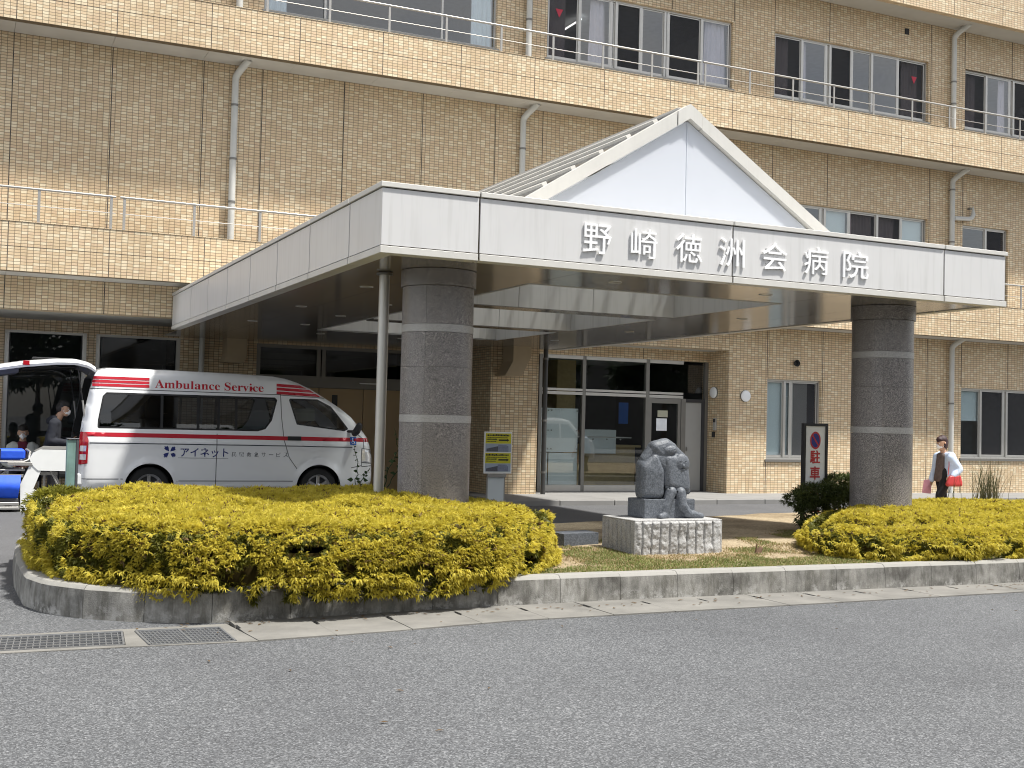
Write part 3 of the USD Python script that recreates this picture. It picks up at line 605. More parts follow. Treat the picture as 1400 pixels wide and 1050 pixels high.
# inside the vestibule
obj('ceiling', bx(10.93, 15.66, 23.13, 27.9, 3.1, 3.2), 'room_wall', H)
obj('column', bx(12.95, 13.45, 25.2, 25.7, 0.102, 3.09), 'room_beige', H)
obj('counter', [bx(12.7, 14.6, 24.3, 24.8, 0.102, 1.05), bx(12.6, 14.7, 24.2, 24.9, 1.051, 1.10)], 'room_beige', H)
obj('partition_wall', bx(10.93, 15.6, 27.0, 27.1, 0.102, 3.09), 'room_dark', H)
obj('frosted_panel', bx(11.42, 12.33, 22.96, 22.97, 0.95, 1.90), 'frosted_board', H)
obj('frosted_panel', [bx(11.42, 11.60, 22.96, 22.97, 0.24, 0.93), bx(11.63, 12.33, 22.96, 22.97, 0.24, 0.93)], 'frosted_board', H)
obj('panel_stud', [trimesh.creation.icosphere(1, 0.016).apply_translation([x, 22.945, z]) for x in (11.60, 11.68, 12.30) for z in (1.02, 1.42, 1.85)], 'steel', H)
obj('guard_rail', [bx(12.46, 13.9, 23.3, 23.32, 1.27, 1.30)] + [trimesh.creation.icosphere(1, 0.02).apply_translation([x, 23.28, 1.24]) for x in (12.6, 12.9, 13.25, 13.6)], 'steel', H)
obj('notice_panel', bx(13.0, 13.9, 24.0, 24.03, 0.9, 1.45), 'frosted_board', H)
obj('banner', bx(14.2, 14.45, 24.4, 24.42, 1.6, 2.1), 'blue_vinyl', H)
# left recess: clerestory, metal beam, sliding doors, corbels
cl = obj('clerestory_window', [bx(5.55, 9.6, BK, BK + .08, 2.99, 3.06), bx(5.55, 9.6, BK, BK + .08, 2.385, 2.43)] + [bx(x - .04, x + .04, BK, BK + .08, 2.431, 2.989) for x in (5.59, 6.86, 6.97, 8.75, 9.56)], 'dull_aluminium', H)
for a, b in ((5.63, 6.82), (7.01, 8.71), (8.79, 9.52)): obj('pane', bx(a, b, BK + .04, BK + .046, 2.431, 2.989), 'dim_glass', cl)
obj('door_beam', bx(5.55, 9.6, BK - 0.02, BK + .1, 2.19, 2.384), 'dull_aluminium', H)
obj('beam_lamp', bx(7.75, 8.12, BK - 0.05, BK - 0.021, 2.30, 2.325), 'lamp_glass', H)
for k, (a, b) in enumerate(((5.56, 6.88), (6.90, 7.86), (7.87, 8.72), (8.73, 9.58))):
    dd = obj('sliding_door', bx(a, b, BK + .02 + .02 * (k % 2), BK + .06 + .02 * (k % 2), 0.02, 2.185), 'beige_door', H)
    if k == 1: obj('slot_window', bx(a + 0.28, a + 0.40, BK + .034, BK + .039, 1.35, 2.05), 'black_plastic', dd)
def corbel(x0, x1, y0, y1, zt, zb, cut):
    m = trimesh.creation.extrude_polygon(Polygon([(y0, zt), (y1, zt), (y1, zb), (y1 - 0.08, zb), (y0, zb + cut)]), x1 - x0, engine='earcut')
    v = m.vertices; return trimesh.Trimesh(np.stack([x0 + v[:, 2], v[:, 0], v[:, 1]], 1), m.faces, process=False)
obj('corbel', wall_xz(Polygon([(10.1, 3.30), (10.5, 3.30), (10.5, 2.9), (10.3, 2.5), (9.93, 2.5), (10.1, 2.8)]), W - 0.5, 0.499), 'corbel_paint', H)
obj('corbel', wall_xz(Polygon([(4.85, 3.30), (5.25, 3.30), (5.25, 2.75), (5.18, 2.62), (4.80, 2.62), (4.85, 2.8)]), BK - 0.45, 0.449), 'corbel_paint', H)
obj('vent_cap', lathe([(0.0, -.04), (0.05, -.04), (0.055, 0.0), (0.075, 0.005), (0.08, 0.03)], 0, 0).apply_transform(trimesh.transformations.rotation_matrix(math.pi / 2, [1, 0, 0])).apply_translation([17.52, W - 0.05, 3.09]), 'vent_dark', H)
obj('vent_slot', bx(20.68, 20.80, W - 0.02, W, 11.29, 11.43), 'vent_dark', H)
def wall_lamp(c, ax, label):
    base = lathe([(0, 0), (0.135, 0), (0.135, 0.02), (0, 0.02)], 0, 0, sides=32); cov = lathe([(0.125, 0.021), (0.128, 0.04), (0.11, 0.062), (0.06, 0.075), (0, 0.078)], 0, 0, sides=32)
    R = trimesh.transformations.rotation_matrix(math.pi / 2, [1, 0, 0]) if ax == 'y' else trimesh.transformations.rotation_matrix(-math.pi / 2, [0, 1, 0])
    t = thing('wall_lamp', label, 'lamp')
    for nme, m, mm in (('base', base, 'dull_aluminium'), ('cover', cov, 'lamp_glass')):
        m.apply_transform(R); m.apply_translation(c); obj(nme, m, mm, t, smooth=35)
wall_lamp((16.13, W, 2.29), 'y', 'round white lamp on the sunlit tiled wall left of the window')
wall_lamp((15.666, 22.62, 2.36), 'x', 'round white lamp on the shaded side wall of the doorway')
ic = thing('intercom', 'small grey intercom with a card reader on the doorway side wall', 'intercom')
obj('housing', bx(15.63, 15.665, 22.50, 22.62, 1.50, 1.78, 0.006), 'aluminium', ic); obj('screen', bx(15.627, 15.6295, 22.515, 22.605, 1.68, 1.76), 'black_plastic', ic); obj('reader', bx(15.63, 15.665, 22.57, 22.65, 1.34, 1.47, 0.006), 'black_plastic', ic)

# rails on the ledges
def railing(posts, zt, zb, zm, x0, x1, label):
    t = thing('balcony_railing', label, 'railing'); y = B + 0.09
    obj('top_rail', tube([(x0, y, zt), (x1, y, zt)], 0.021, 10), 'steel', t, smooth=40)
    obj('middle_rail', tube([(x0, y, zm), (x1, y, zm)], 0.008, 8), 'steel', t, smooth=40)
    for x in posts: obj('post', bx(x - 0.023, x + 0.023, y - 0.010, y + 0.010, zb, zt - 0.015, 0.003), 'steel', t); 
    obj('base_plate', [bx(x - .035, x + .035, y - .03, y + .03, zb, zb + 0.008) for x in posts], 'steel', t)
railing([-1.3, -0.05, 1.14, 2.297], 5.275, 4.703, 4.99, -3, 2.37, 'steel railing on the lower ledge, left of the gap by the drainpipe')
railing([2.513, 3.70, 4.87, 6.05, 7.22, 8.4, 9.57, 10.75, 11.9, 13.1, 14.3, 15.5, 16.7, 17.9, 19.1, 20.3, 21.5, 22.7, 23.9, 25.1], 5.275, 4.703, 4.99, 2.44, 30, 'steel railing on the lower ledge, running behind the canopy')
railing([-1.2, 0.1, 1.3, 2.5, 3.7, 4.88, 6.05, 7.22, 8.39, 9.566, 10.724, 11.88, 13.066, 14.226], 9.45, 8.903, 9.17, -3, 14.30, 'steel railing of the upper ledge in front of the left windows')
railing([14.414, 15.588, 16.768, 17.932, 19.1, 20.276, 21.455, 22.628, 23.8, 25.0, 26.2], 9.45, 8.903, 9.17, 14.36, 30, 'steel railing of the upper ledge in front of the right windows')

# drainpipes
def downpipe(x, zt, zb, elbow, label, r=0.062, matn='pipe_paint', y=None, bands=()):
    t = thing('drainpipe', label, 'drainpipe'); y = y or W - 0.10
    obj('pipe', tube([(x, y, zb), (x, y, zt)], r, 18), matn, t, smooth=40)
    if elbow:
        obj('elbow', tube([(x, y, zt - 0.02), (x + 0.01, y - .01, zt + 0.05), (x + 0.06, y - .1, zt + 0.14), (x + 0.17, y - .34, zt + 0.30)], r * 1.06, 14), matn, t, smooth=40)
    for z in bands: obj('bracket', [lathe([(r, -.02), (r + .008, -.02), (r + .008, .02), (r, .02)], x, y, z, 20), bx(x - .012, x + .012, y + r * .8, W if y < W else y + .1, z - .012, z + .012)], 'dull_aluminium', t)
downpipe(4.47, 7.79, 4.70, True, 'left grey drainpipe between the two parapet bands', bands=(7.3, 6.3, 5.5))
downpipe(10.38, 7.79, 4.70, True, 'grey drainpipe between the bands, just above the pitched skylight', bands=(7.2, 6.1))
downpipe(10.46, 12.0, 8.90, False, 'grey drainpipe on the upper storey between two window groups', bands=(9.9,))
downpipe(4.5, 12.0, 8.90, False, 'grey drainpipe at the top edge left of the upper windows', bands=(10.0,))
downpipe(22.2, 11.40, 8.90, True, 'grey drainpipe on the upper storey at the right', bands=(10.3, 9.75))
rp = downpipe(22.2, 7.79, 4.70, True, 'grey drainpipe behind the right end of the canopy with a branch', bands=(7.6, 6.3))
t = thing('vent_pipe', 'short bent grey branch pipe beside the right drainpipe', 'pipe')
obj('pipe', tube([(22.26, W - .1, 6.90), (22.75, W - .1, 6.93), (22.86, W - .1, 6.97), (22.90, W - .1, 7.06), (22.90, W - .1, 7.28)], 0.055, 14), 'pipe_paint', t, smooth=50); obj('clamp', bx(22.80, 22.86, W - .1, W, 7.18, 7.22), 'dull_aluminium', t)
downpipe(22.25, 3.66, 0.10, True, 'grey drainpipe on the ground floor behind the woman', bands=(2.3,))
downpipe(4.42, 3.29, 0.0, False, 'thin grey drainpipe beside the bracket behind the ambulance', y=BK - 0.12, r=0.055)
downpipe(11.05, 3.29, 0.10, False, 'dark drainpipe at the corner of the tiled pier by the doors', y=W - 0.06, r=0.05, matn='dark_pipe', bands=(2.9, 1.62, 0.55))

# ------------------------------------------------------------------ the entrance canopy
CX0, CX1, CY0, CY1, CB, CT = 3.49, 11.36, 10.40, 22.09, 3.09, 3.75
C = thing('entrance_canopy', 'white panelled entrance canopy with a glazed gable and raised name letters', 'canopy')
fj = [CX0, 4.47, 7.40, 10.38, CX1]
for a, b in zip(fj[:-1], fj[1:]):
    g = 0.009
    obj('fascia_panel', bx(a + (g if a > CX0 else 0.0), b - g, CY0, CY0 + .06, CB + .075, CT - .058, 0.002), 'fascia_paint', C)
    obj('coping', bx(a + (g if a > CX0 else -0.018), b - g if b < CX1 else b + .018, CY0 - .018, CY0 + .14, CT - .048, CT, 0.004), 'coping_paint', C)
    obj('fascia_trim', bx(a + (g if a > CX0 else -0.010), b - g if b < CX1 else b + .01, CY0 - .010, CY0 + .14, CB, CB + .065, 0.003), 'coping_paint', C)
sj = [CY0 + 0.001, 11.40] + [11.40 + 1.473 * k for k in range(1, 8)]
sj[-1] = CY1
for side, xf, sg in (('l', CX0, 1), ('r', CX1, -1)):
    for k, (a, b) in enumerate(zip(sj[:-1], sj[1:])):
        g = 0.013; aa = a + (0.0605 if k == 0 else g); a2 = a + (0.1405 if k == 0 else g)
        x0, x1 = sorted((xf, xf + sg * .06))
        obj('fascia_panel', bx(x0, x1, aa, b - g, CB + .075, CT - .058, 0.002), 'fascia_paint', C)
        x0, x1 = sorted((xf - sg * .018, xf + sg * .14)); obj('coping', bx(x0, x1, a2, b - g, CT - .048, CT, 0.004), 'coping_paint', C)
        x0, x1 = sorted((xf - sg * .010, xf + sg * .14)); obj('fascia_trim', bx(x0, x1, a2, b - g, CB, CB + .065, 0.003), 'coping_paint', C)
obj('groove_backing', [bx(CX0 + .012, CX1 - .012, CY0 + .012, CY0 + .05, CB + .02, CT - .01), bx(CX0 + .012, CX0 + .05, CY0 + .051, CY1, CB + .02, CT - .01), bx(CX1 - .05, CX1 - .012, CY0 + .051, CY1, CB + .02, CT - .01)], 'joint_seal', C)
# opening of the skylight
OX0, OX1, OY0, OY1 = 5.72, 9.12, 11.85, 20.3
deck = sbox(CX0 + .06, CY0 + .06, CX1 - .06, CY1).difference(sbox(OX0, OY0, OX1, OY1))
obj('roof_deck', slab_xy(deck, CT - .07, 0.05), 'coping_paint', C)
# soffit panels
ys = [CY0 + .142] + [11.40 + 1.473 * k for k in range(0, 7)] + [CY1, 24.28]
xsn = [CX0 + .142, 4.47, OX0, OX1, 10.38, CX1 - .142]
hole = sbox(OX0, OY0, OX1, OY1)
for ya, yb in zip(ys[:-1], ys[1:]):
    for xa, xb in zip(xsn[:-1], xsn[1:]):
        if ya >= CY1 and xa > 9.0: continue
        if ya >= CY1: xb = min(xb, 9.83)
        P_ = sbox(xa + .003, ya + .003, xb - .003, yb - .003).difference(hole)
        if P_.area > 0.02: obj('soffit_panel', slab_xy(P_, CB + .022 + (.0 if ya < CY1 else 0.0), 0.012), 'soffit_metal', C)
# light well: inner linings, cross beams with panelled faces
LW = CT - 0.02
obj('well_lining', [bx(OX0 - .03, OX0, OY0 - .03, OY1 + .03, CB + .005, LW), bx(OX1, OX1 + .03, OY0 - .03, OY1 + .03, CB + .005, LW)], 'well_panel', C)
obj('well_lining', bx(OX0, OX1, OY0 - .03, OY0, CB + .005, LW), 'well_panel', C)
for a, b in zip(np.linspace(OX0, OX1, 3)[:-1], np.linspace(OX0, OX1, 3)[1:]):
    obj('well_panel', bx(a + .004, b - .004, OY1, OY1 + .03, CB + .005, LW), 'well_panel', C)
for yb in (14.2, 17.3):
    bb = obj('cross_beam', bx(OX0 + .001, OX1 - .001, yb + .02, yb + .34, CB + .004, LW), 'joint_seal', C)
    for a, b in ((OX0, OX0 + 0.98), (OX0 + 0.98, OX0 + 2.1), (OX0 + 2.1, OX1)):
        obj('beam_panel', bx(a + .004, b - .004, yb, yb + .019, CB, LW - .01), 'well_panel', bb)
        obj('beam_panel', bx(a + .004, b - .004, yb + .341, yb + .36, CB, LW - .01), 'well_panel', bb)
    obj('beam_base', bx(OX0 + .002, OX1 - .002, yb, yb + .36, CB - .012, CB - .001), 'soffit_metal', bb)
for (x, y) in [(5.2, 17.3), (5.2, 19.3), (5.2, 15.2), (4.3, 19.2), (4.3, 16.2), (4.3, 13.3), (6.4, 11.15), (8.4, 11.15), (10.0, 13.8), (10.0, 16.9), (10.0, 19.6), (6.0, 21.2), (7.6, 21.3), (5.3, 12.7)]:
    obj('downlight', lathe([(0.0, 0.004), (0.06, 0.004), (0.064, -.004), (0.078, -.005), (0.08, -.001), (0.08, 0.006)], x, y, CB + .010, 24), 'aluminium', C, smooth=30)
# pitched skylight
GY0, GY1, GXC, GH, GZ, GA = 11.30, 20.85, 7.42, 2.42, 3.70, 5.215
sl = (GA - GZ) / GH
def rake(y, w, th, base=GZ):
    o = Polygon([(GXC - GH, base), (GXC, GA), (GXC + GH, base), (GXC + GH - w * 1.7, base), (GXC, GA - w * 1.22), (GXC - GH + w * 1.7, base)])
    return wall_xz(o, y, th)
for y in (GY0, GY1 - .1):
    cutw = 0.30
    o = Polygon([(GXC - GH, GZ), (GXC, GA), (GXC + GH, GZ), (GXC + GH - .24, GZ), (GXC, GA - .165), (GXC - GH + .24, GZ)])
    for nme, zone in (('rake_trim', sbox(GXC - 9, 0, GXC - .17, 9)), ('rake_trim', sbox(GXC + .17, 0, GXC + 9, 9)), ('ridge_cap', sbox(GXC - .16, 0, GXC + .16, 9))):
        obj(nme, wall_xz(o.intersection(zone), y - (0.012 if nme == 'ridge_cap' else 0), 0.16), 'coping_paint', C)
for sx0, sx1 in ((-1, 0), (0, 1)):
    tri = Polygon([(GXC - GH + .26, GZ - .02), (GXC, GA - .18), (GXC + GH - .26, GZ - .02)]).intersection(sbox(GXC + sx0 * 3 + (.006 if sx0 == 0 else 0), 0, GXC + sx1 * 3 - (.006 if sx1 == 0 else 0), 9))
    obj('gable_panel', wall_xz(tri, GY0 + .06, 0.02), 'frosted', C)
    obj('gable_panel', wall_xz(tri, GY1 - .07, 0.02), 'frosted', C)
for sg in (-1, 1):
    n = 7
    for k in range(n):                                       # glazing bars running along the ridge direction
        s = (k + 0.5) / n
        x = GXC + sg * GH * (1 - s); z = GZ + (GA - GZ) * s
        if k: 
            sb = k / n; xb = GXC + sg * GH * (1 - sb); zb = GZ + (GA - GZ) * sb
            m = bx(-.03, .03, GY0 + .165, GY1 - .105, -.01, .035); m.apply_transform(trimesh.transformations.rotation_matrix(-sg * -math.atan(sl) * 1, [0, 1, 0])); m.apply_translation([xb, 0, zb]); obj('glazing_bar', m, 'coping_paint', C)
        hw = GH / n / math.cos(math.atan(sl)) / 2
        m = bx(-hw + .032, hw - .032, GY0 + .165, GY1 - .105, -.004, .004); m.apply_transform(trimesh.transformations.rotation_matrix(sg * math.atan(sl), [0, 1, 0])); m.apply_translation([x, 0, z]); obj('roof_pane', m, 'roof_glass', C)
obj('ridge_bar', bx(GXC - .05, GXC + .05, GY0 + .165, GY1 - .105, GA - .06, GA - .005), 'coping_paint', C)
# raised name letters
lx = [(5.59, 5.91), (6.14, 6.45), (6.68, 7.00), (7.22, 7.54), (7.77, 8.10), (8.33, 8.66), (8.87, 9.23)]
for ch, (a, b) in zip('野崎徳洲会病院', lx):
    g = glyphs(ch, 0.30, stroke=0); w0 = g.bounds[2]; g = place(g, a, 3.262, (b - a) / w0)
    o = obj('name_letter', wall_xz(g, CY0 - 0.024, 0.016), 'letter_white', C)
    pins = [bx(x - .006, x + .006, CY0 - .0075, CY0 - .0005, z - .006, z + .006) for x in (a + .06, b - .06) for z in (3.33, 3.49)]
    obj('standoff_pins', pins, 'letter_side', o)

# granite columns
def column(x, y, label):
    t = thing('granite_column', label, 'column'); R = 0.37
    zs = [(0.1, 0.62), (0.623, 1.533), (1.617, 2.10), (2.103, 2.453), (2.537, 2.922)]
    for za, zb in zs:
        for q in range(4):
            a0, a1 = math.radians(90 * q + 50) + 0.003, math.radians(90 * q + 140) - 0.003
            th = np.linspace(a0, a1, 14); pts = [(R * math.cos(s), R * math.sin(s)) for s in th]
            P_ = Polygon(pts + [((R - .03) * math.cos(s), (R - .03) * math.sin(s)) for s in th[::-1]])
            m = trimesh.creation.extrude_polygon(P_, zb - za, engine='earcut'); m.apply_translation([x, y, za]); obj('granite_panel', m, 'granite', t, smooth=20)
    for za, zb in ((1.536, 1.614), (2.456, 2.534)): obj('pale_ring', lathe([(R - .03, za), (R + .003, za), (R + .003, zb), (R - .03, zb)], x, y, 0, 72), 'pale_granite', t, smooth=30)
    obj('capital', lathe([(R - .03, 2.926), (R + .02, 2.926), (R + .02, 3.095), (R - .03, 3.095)], x, y, 0, 72), 'granite', t, smooth=30)
    obj('core', lathe([(0, 0.0), (R - .028, 0.0), (R - .028, 3.09), (0, 3.09)], x, y, 0, 40), 'joint_seal', t, smooth=30)
column(4.50, 11.50, 'left grey granite column rising out of the yellow hedge')
column(10.40, 11.42, 'right dark granite column behind the right yellow hedge')
t = thing('steel_pole', 'slim steel pole under the canopy corner beside the left column', 'pole')
obj('pole', tube([(4.03, 11.86, 0.1), (4.03, 11.86, 3.09)], 0.055, 20), 'aluminium', t, smooth=40)
obj('collar', lathe([(0.055, 3.07), (0.085, 3.07), (0.085, 3.09), (0.055, 3.09)], 4.03, 11.86, 0, 24), 'dull_aluminium', t, smooth=30)

# ------------------------------------------------------------------ statue on its pedestal, plaque, stump
t = thing('stone_pedestal', 'low pale granite block with a rough split front, carrying the statue', 'pedestal')
px0, px1, py0, py1, pz0, pz1 = 6.24, 7.30, 10.36, 11.02, 0.16, 0.60
nx, nz = 150, 60
gx, gz = np.meshgrid(np.linspace(px0, px1, nx), np.linspace(pz0, pz1 - 0.012, nz)); P3 = np.stack([gx * 9, gz * 9, 0 * gx], -1)
flute = np.abs(((gx - px0) / 0.105 + 0.3 * meshkit.noise(P3 * .15)) % 1 - 0.5) * 2
rough = meshkit.fbm(P3 * 2.2, 5, 5) - 0.5; big = meshkit.fbm(P3 * 0.5, 3, 9) - 0.5
dep = 0.022 - 0.11 * np.clip(flute - 0.76, 0, 1) + 0.032 * rough + 0.045 * big
edge = np.minimum.reduce([(gx - px0) / .03, (px1 - gx) / .03, (pz1 - .012 - gz) / .02]).clip(0, 1); dep = dep * edge
v = np.stack([gx, py0 - dep, gz], -1).reshape(-1, 3); f = []
ii = np.arange(nx * nz).reshape(nz, nx); a, b, c, d_ = ii[:-1, :-1].ravel(), ii[:-1, 1:].ravel(), ii[1:, 1:].ravel(), ii[1:, :-1].ravel()
f = np.vstack([np.stack([a, b, c], 1), np.stack([a, c, d_], 1)])
obj('split_face', trimesh.Trimesh(v, f, process=False), 'rough_granite', t, smooth=25)
gy, gz = np.meshgrid(np.linspace(py0, py1, 70), np.linspace(pz0, pz1 - 0.012, 40))
dep = (0.012 * (np.abs((gy / 0.09) % 1 - .5) * 2 > .8) * -1 + 0.02 * (meshkit.fbm(np.stack([gy * 14, gz * 14, 0 * gy], -1), 4, 2) - .5)) * np.minimum.reduce([(gy - py0) / .03, (py1 - gy) / .03, (pz1 - .012 - gz) / .02]).clip(0, 1)
for nm, xx, sg in (('side_face', px0, -1), ('side_face', px1, 1)):
    v = np.stack([xx + sg * dep, gy, gz], -1).reshape(-1, 3); ii = np.arange(70 * 40).reshape(40, 70)
    a, b, c, d_ = ii[:-1, :-1].ravel(), ii[:-1, 1:].ravel(), ii[1:, 1:].ravel(), ii[1:, :-1].ravel(); f = np.vstack([np.stack([a, b, c], 1), np.stack([a, c, d_], 1)])
    if sg < 0: f = f[:, ::-1]
    obj(nm, trimesh.Trimesh(v, f, process=False), 'rough_granite', t, smooth=25)
obj('top', bx(px0, px1, py0, py1, pz1 - 0.013, pz1, 0.004), 'rough_granite', t)
obj('back_face', bx(px0 + .01, px1 - .01, py1 - .05, py1 - .001, pz0, pz1 - .014), 'rough_granite', t)

S_ = 1 / 1090.0
def sp(px, pz, dy=0.0): return (6.775 + (px - 440) * S_ * 1.06, 10.68 + dy, 0.60 + (988 - pz) * S_)
st = []
st.append(hull_of([(sp(205, 400, .03), .085), (sp(270, 315, .03), .075), (sp(625, 300, .03), .075), (sp(680, 420, .03), .065), (sp(205, 705, .03), .085), (sp(680, 705, .03), .075), (sp(440, 300, .08), .09)]))   # back boulder
blk = m3.Manifold.cube((0.62, 0.34, 0.20), True).translate((6.775 + 0 * S_ - .0, 10.72, 0.60 + .098)); st.append(blk)
cloak = hull_of([(sp(290, 315, -.045), .045), (sp(190, 430, -.03), .065), (sp(345, 470, -.06), .05), (sp(180, 705, -.025), .065), (sp(345, 715, -.055), .05)]); st.append(cloak)
st.append(hull_of([(sp(440, 330, -.055), .06), (sp(640, 330, -.06), .055), (sp(470, 600, -.085), .05), (sp(665, 640, -.08), .05), (sp(430, 590, -.07), .04)]))       # tunic
st.append(hull_of([(sp(425, 635, -.085), .02), (sp(705, 690, -.075), .028), (sp(560, 650, -.10), .028)]))
st.append(hull_of([(sp(285, 290, -.02), .05), (sp(420, 300, -.04), .06), (sp(425, 420, -.055), .05), (sp(560, 300, -.03), .055)]))
st.append(hull_of([(sp(315, 200, .01), .078), (sp(510, 215, .0), .078), (sp(215, 330, .02), .065), (sp(660, 310, .02), .065)]))
head = union([hull_of([(sp(318, 195, -.01), .078), (sp(430, 168, -.02), .082), (sp(500, 200, -.03), .07), (sp(420, 270, 0), .10)]), ell(sp(460, 215, -.085), (.08, .035, .05)), hull_of([(sp(290, 255, .02), .05), (sp(560, 265, .02), .05), (sp(420, 220, .02), .07)])]); st.append(head)
st.append(ell(sp(600, 370, -.092), (.098, .045, .108)))                                                           # round child face
st.append(ell(sp(602, 395, -.136), (.014, .012, .02)))
st += hull_chain([(sp(470, 690, -.10), .06), (sp(405, 850, -.11), .05), (sp(375, 940, -.12), .043)])
st += hull_chain([(sp(385, 958, -.13), .036), (sp(300, 962, -.17), .030)])
st += hull_chain([(sp(580, 700, -.11), .062), (sp(585, 840, -.14), .055), (sp(660, 930, -.15), .045)])
st += hull_chain([(sp(650, 930, -.14), .05), (sp(825, 965, -.15), .034)])
body = union(st).trim_by_plane((0, 0, 1), 0.6005)
cuts_ = [hull_of([(sp(545, 265, -.135), .016), (sp(508, 330, -.14), .02), (sp(512, 400, -.14), .012)])]               # shadowed hollow beside the child's face
cuts_ += hull_chain([(sp(240, 285, -.085), .009), (sp(340, 365, -.118), .011), (sp(412, 440, -.128), .014), (sp(412, 560, -.13), .018), (sp(385, 700, -.115), .018), (sp(345, 860, -.10), .018)])
cuts_ += hull_chain([(sp(405, 640, -.12), .008), (sp(520, 690, -.135), .008), (sp(700, 725, -.11), .01)])
cuts_ += hull_chain([(sp(690, 420, -.095), .008), (sp(715, 620, -.09), .01), (sp(720, 760, -.09), .012)])
cuts_ += hull_chain([(sp(505, 255, -.10), .008), (sp(610, 245, -.08), .008)])
cuts_ += [ell(sp(568, 352, -.137), (.018, .014, .008)), ell(sp(632, 350, -.137), (.018, .014, .008)), ell(sp(600, 425, -.133), (.032, .014, .007)), ell(sp(425, 205, -.120), (.010, .010, .008)), ell(sp(500, 210, -.118), (.010, .010, .008))]
body = body - union(cuts_)
sm = soft(body, 0.013, 9)
sm.vertices += sm.vertex_normals * (0.006 * (meshkit.fbm(sm.vertices * 30, 4, 11) - 0.5))[:, None]
tag(obj('stone_statue', sm, 'dark_stone', smooth=True), 'dark grey stone statue of two huddled cloaked figures on a pale block', 'statue')
pl = thing('stone_plaque', 'small dark stone plaque lying in the soil left of the pedestal', 'plaque')
obj('slab', trimesh.convex.convex_hull(V([(5.82, 11.08, .2), (6.30, 11.20, .2), (6.22, 11.46, .2), (5.74, 11.34, .2), (5.82, 11.085, .40), (6.30, 11.205, .40), (6.22, 11.35, .415), (5.74, 11.23, .415)])), 'dark_stone', pl)
tag(obj('tree_stump', soft(union([hull_of([((7.66, 10.23, .24), .035), ((7.70, 10.23, .30), .025)]), *hull_chain([((7.64, 10.23, .26), .012), ((7.645, 10.22, .35), .005)])]), .01, 3), 'stump_wood', smooth=30), 'small dark cut stump with a thin spike in the bare soil', 'stump')

# ------------------------------------------------------------------ foliage
def sprays(base, nrm, n_leaf, ln, wd, droop, spread, r, curl=0.35, fan=1.0):
    """Feathery sprays: at every base point n_leaf thin tapered leaflets fanned out in one plane and bent downwards, each an island of its own."""
    n = len(base); N = n * n_leaf
    ax = nrm + r.normal(0, spread * .75, (n, 3)); ax /= np.linalg.norm(ax, axis=1, keepdims=True) + 1e-9
    sd = np.cross(ax, V([0, 0, 1.0]) + r.normal(0, .55, (n, 3))); sd /= np.linalg.norm(sd, axis=1, keepdims=True) + 1e-9
    th = np.tile(np.linspace(-1, 1, n_leaf) * fan, n) + r.normal(0, .22, N)
    A_, S2 = np.repeat(ax, n_leaf, 0), np.repeat(sd, n_leaf, 0)
    d = A_ * np.cos(th)[:, None] + S2 * np.sin(th)[:, None] + r.normal(0, .14, (N, 3)); d /= np.linalg.norm(d, axis=1, keepdims=True)
    b = np.repeat(base, n_leaf, 0) + d * .008
    pl = np.cross(A_, S2); side = np.cross(d, pl + r.normal(0, .3, (N, 3))); side /= np.linalg.norm(side, axis=1, keepdims=True) + 1e-9
    l = (ln * r.uniform(0.6, 1.35, N))[:, None]; w = (wd * r.uniform(0.7, 1.3, N))[:, None]
    p1 = b + d * l * 0.55; g = V([0, 0, -1.0]) * droop
    d2 = d + g * r.uniform(0.4, 1.4, (N, 1)) + r.normal(0, curl * .4, (N, 3)); d2 /= np.linalg.norm(d2, axis=1, keepdims=True)
    p2 = p1 + d2 * l * 0.6
    v = np.stack([b - side * w * .35, b + side * w * .35, p1 + side * w * .6, p1 - side * w * .6, p2], 1).reshape(-1, 3)
    k = np.arange(N)[:, None] * 5
    f = np.stack([k + V([0, 1, 2]), k + V([0, 2, 3]), k + V([3, 2, 4])], 1).reshape(-1, 3)
    return trimesh.Trimesh(v, f, process=False)
def hedge_shape(outline, H, seed, over=0.0):
    P_ = Polygon(outline).buffer(0.25).buffer(-0.25)
    bd = P_.exterior
    def height(x, y):
        dd = shapely.distance(bd, shapely.points(x, y)); k = np.clip(dd / 0.30, 0, 1)
        lump = meshkit.fbm(np.stack([x * 1.7, y * 1.7, 0 * x], -1), 4, seed) - 0.5
        hh = H(x, y) if callable(H) else H
        return 0.22 + (hh - 0.22) * np.sqrt(np.clip(1 - (1 - k) ** 2, 0, 1)) * (1 + 0.0 * lump) + 0.16 * lump * k
    return P_, height
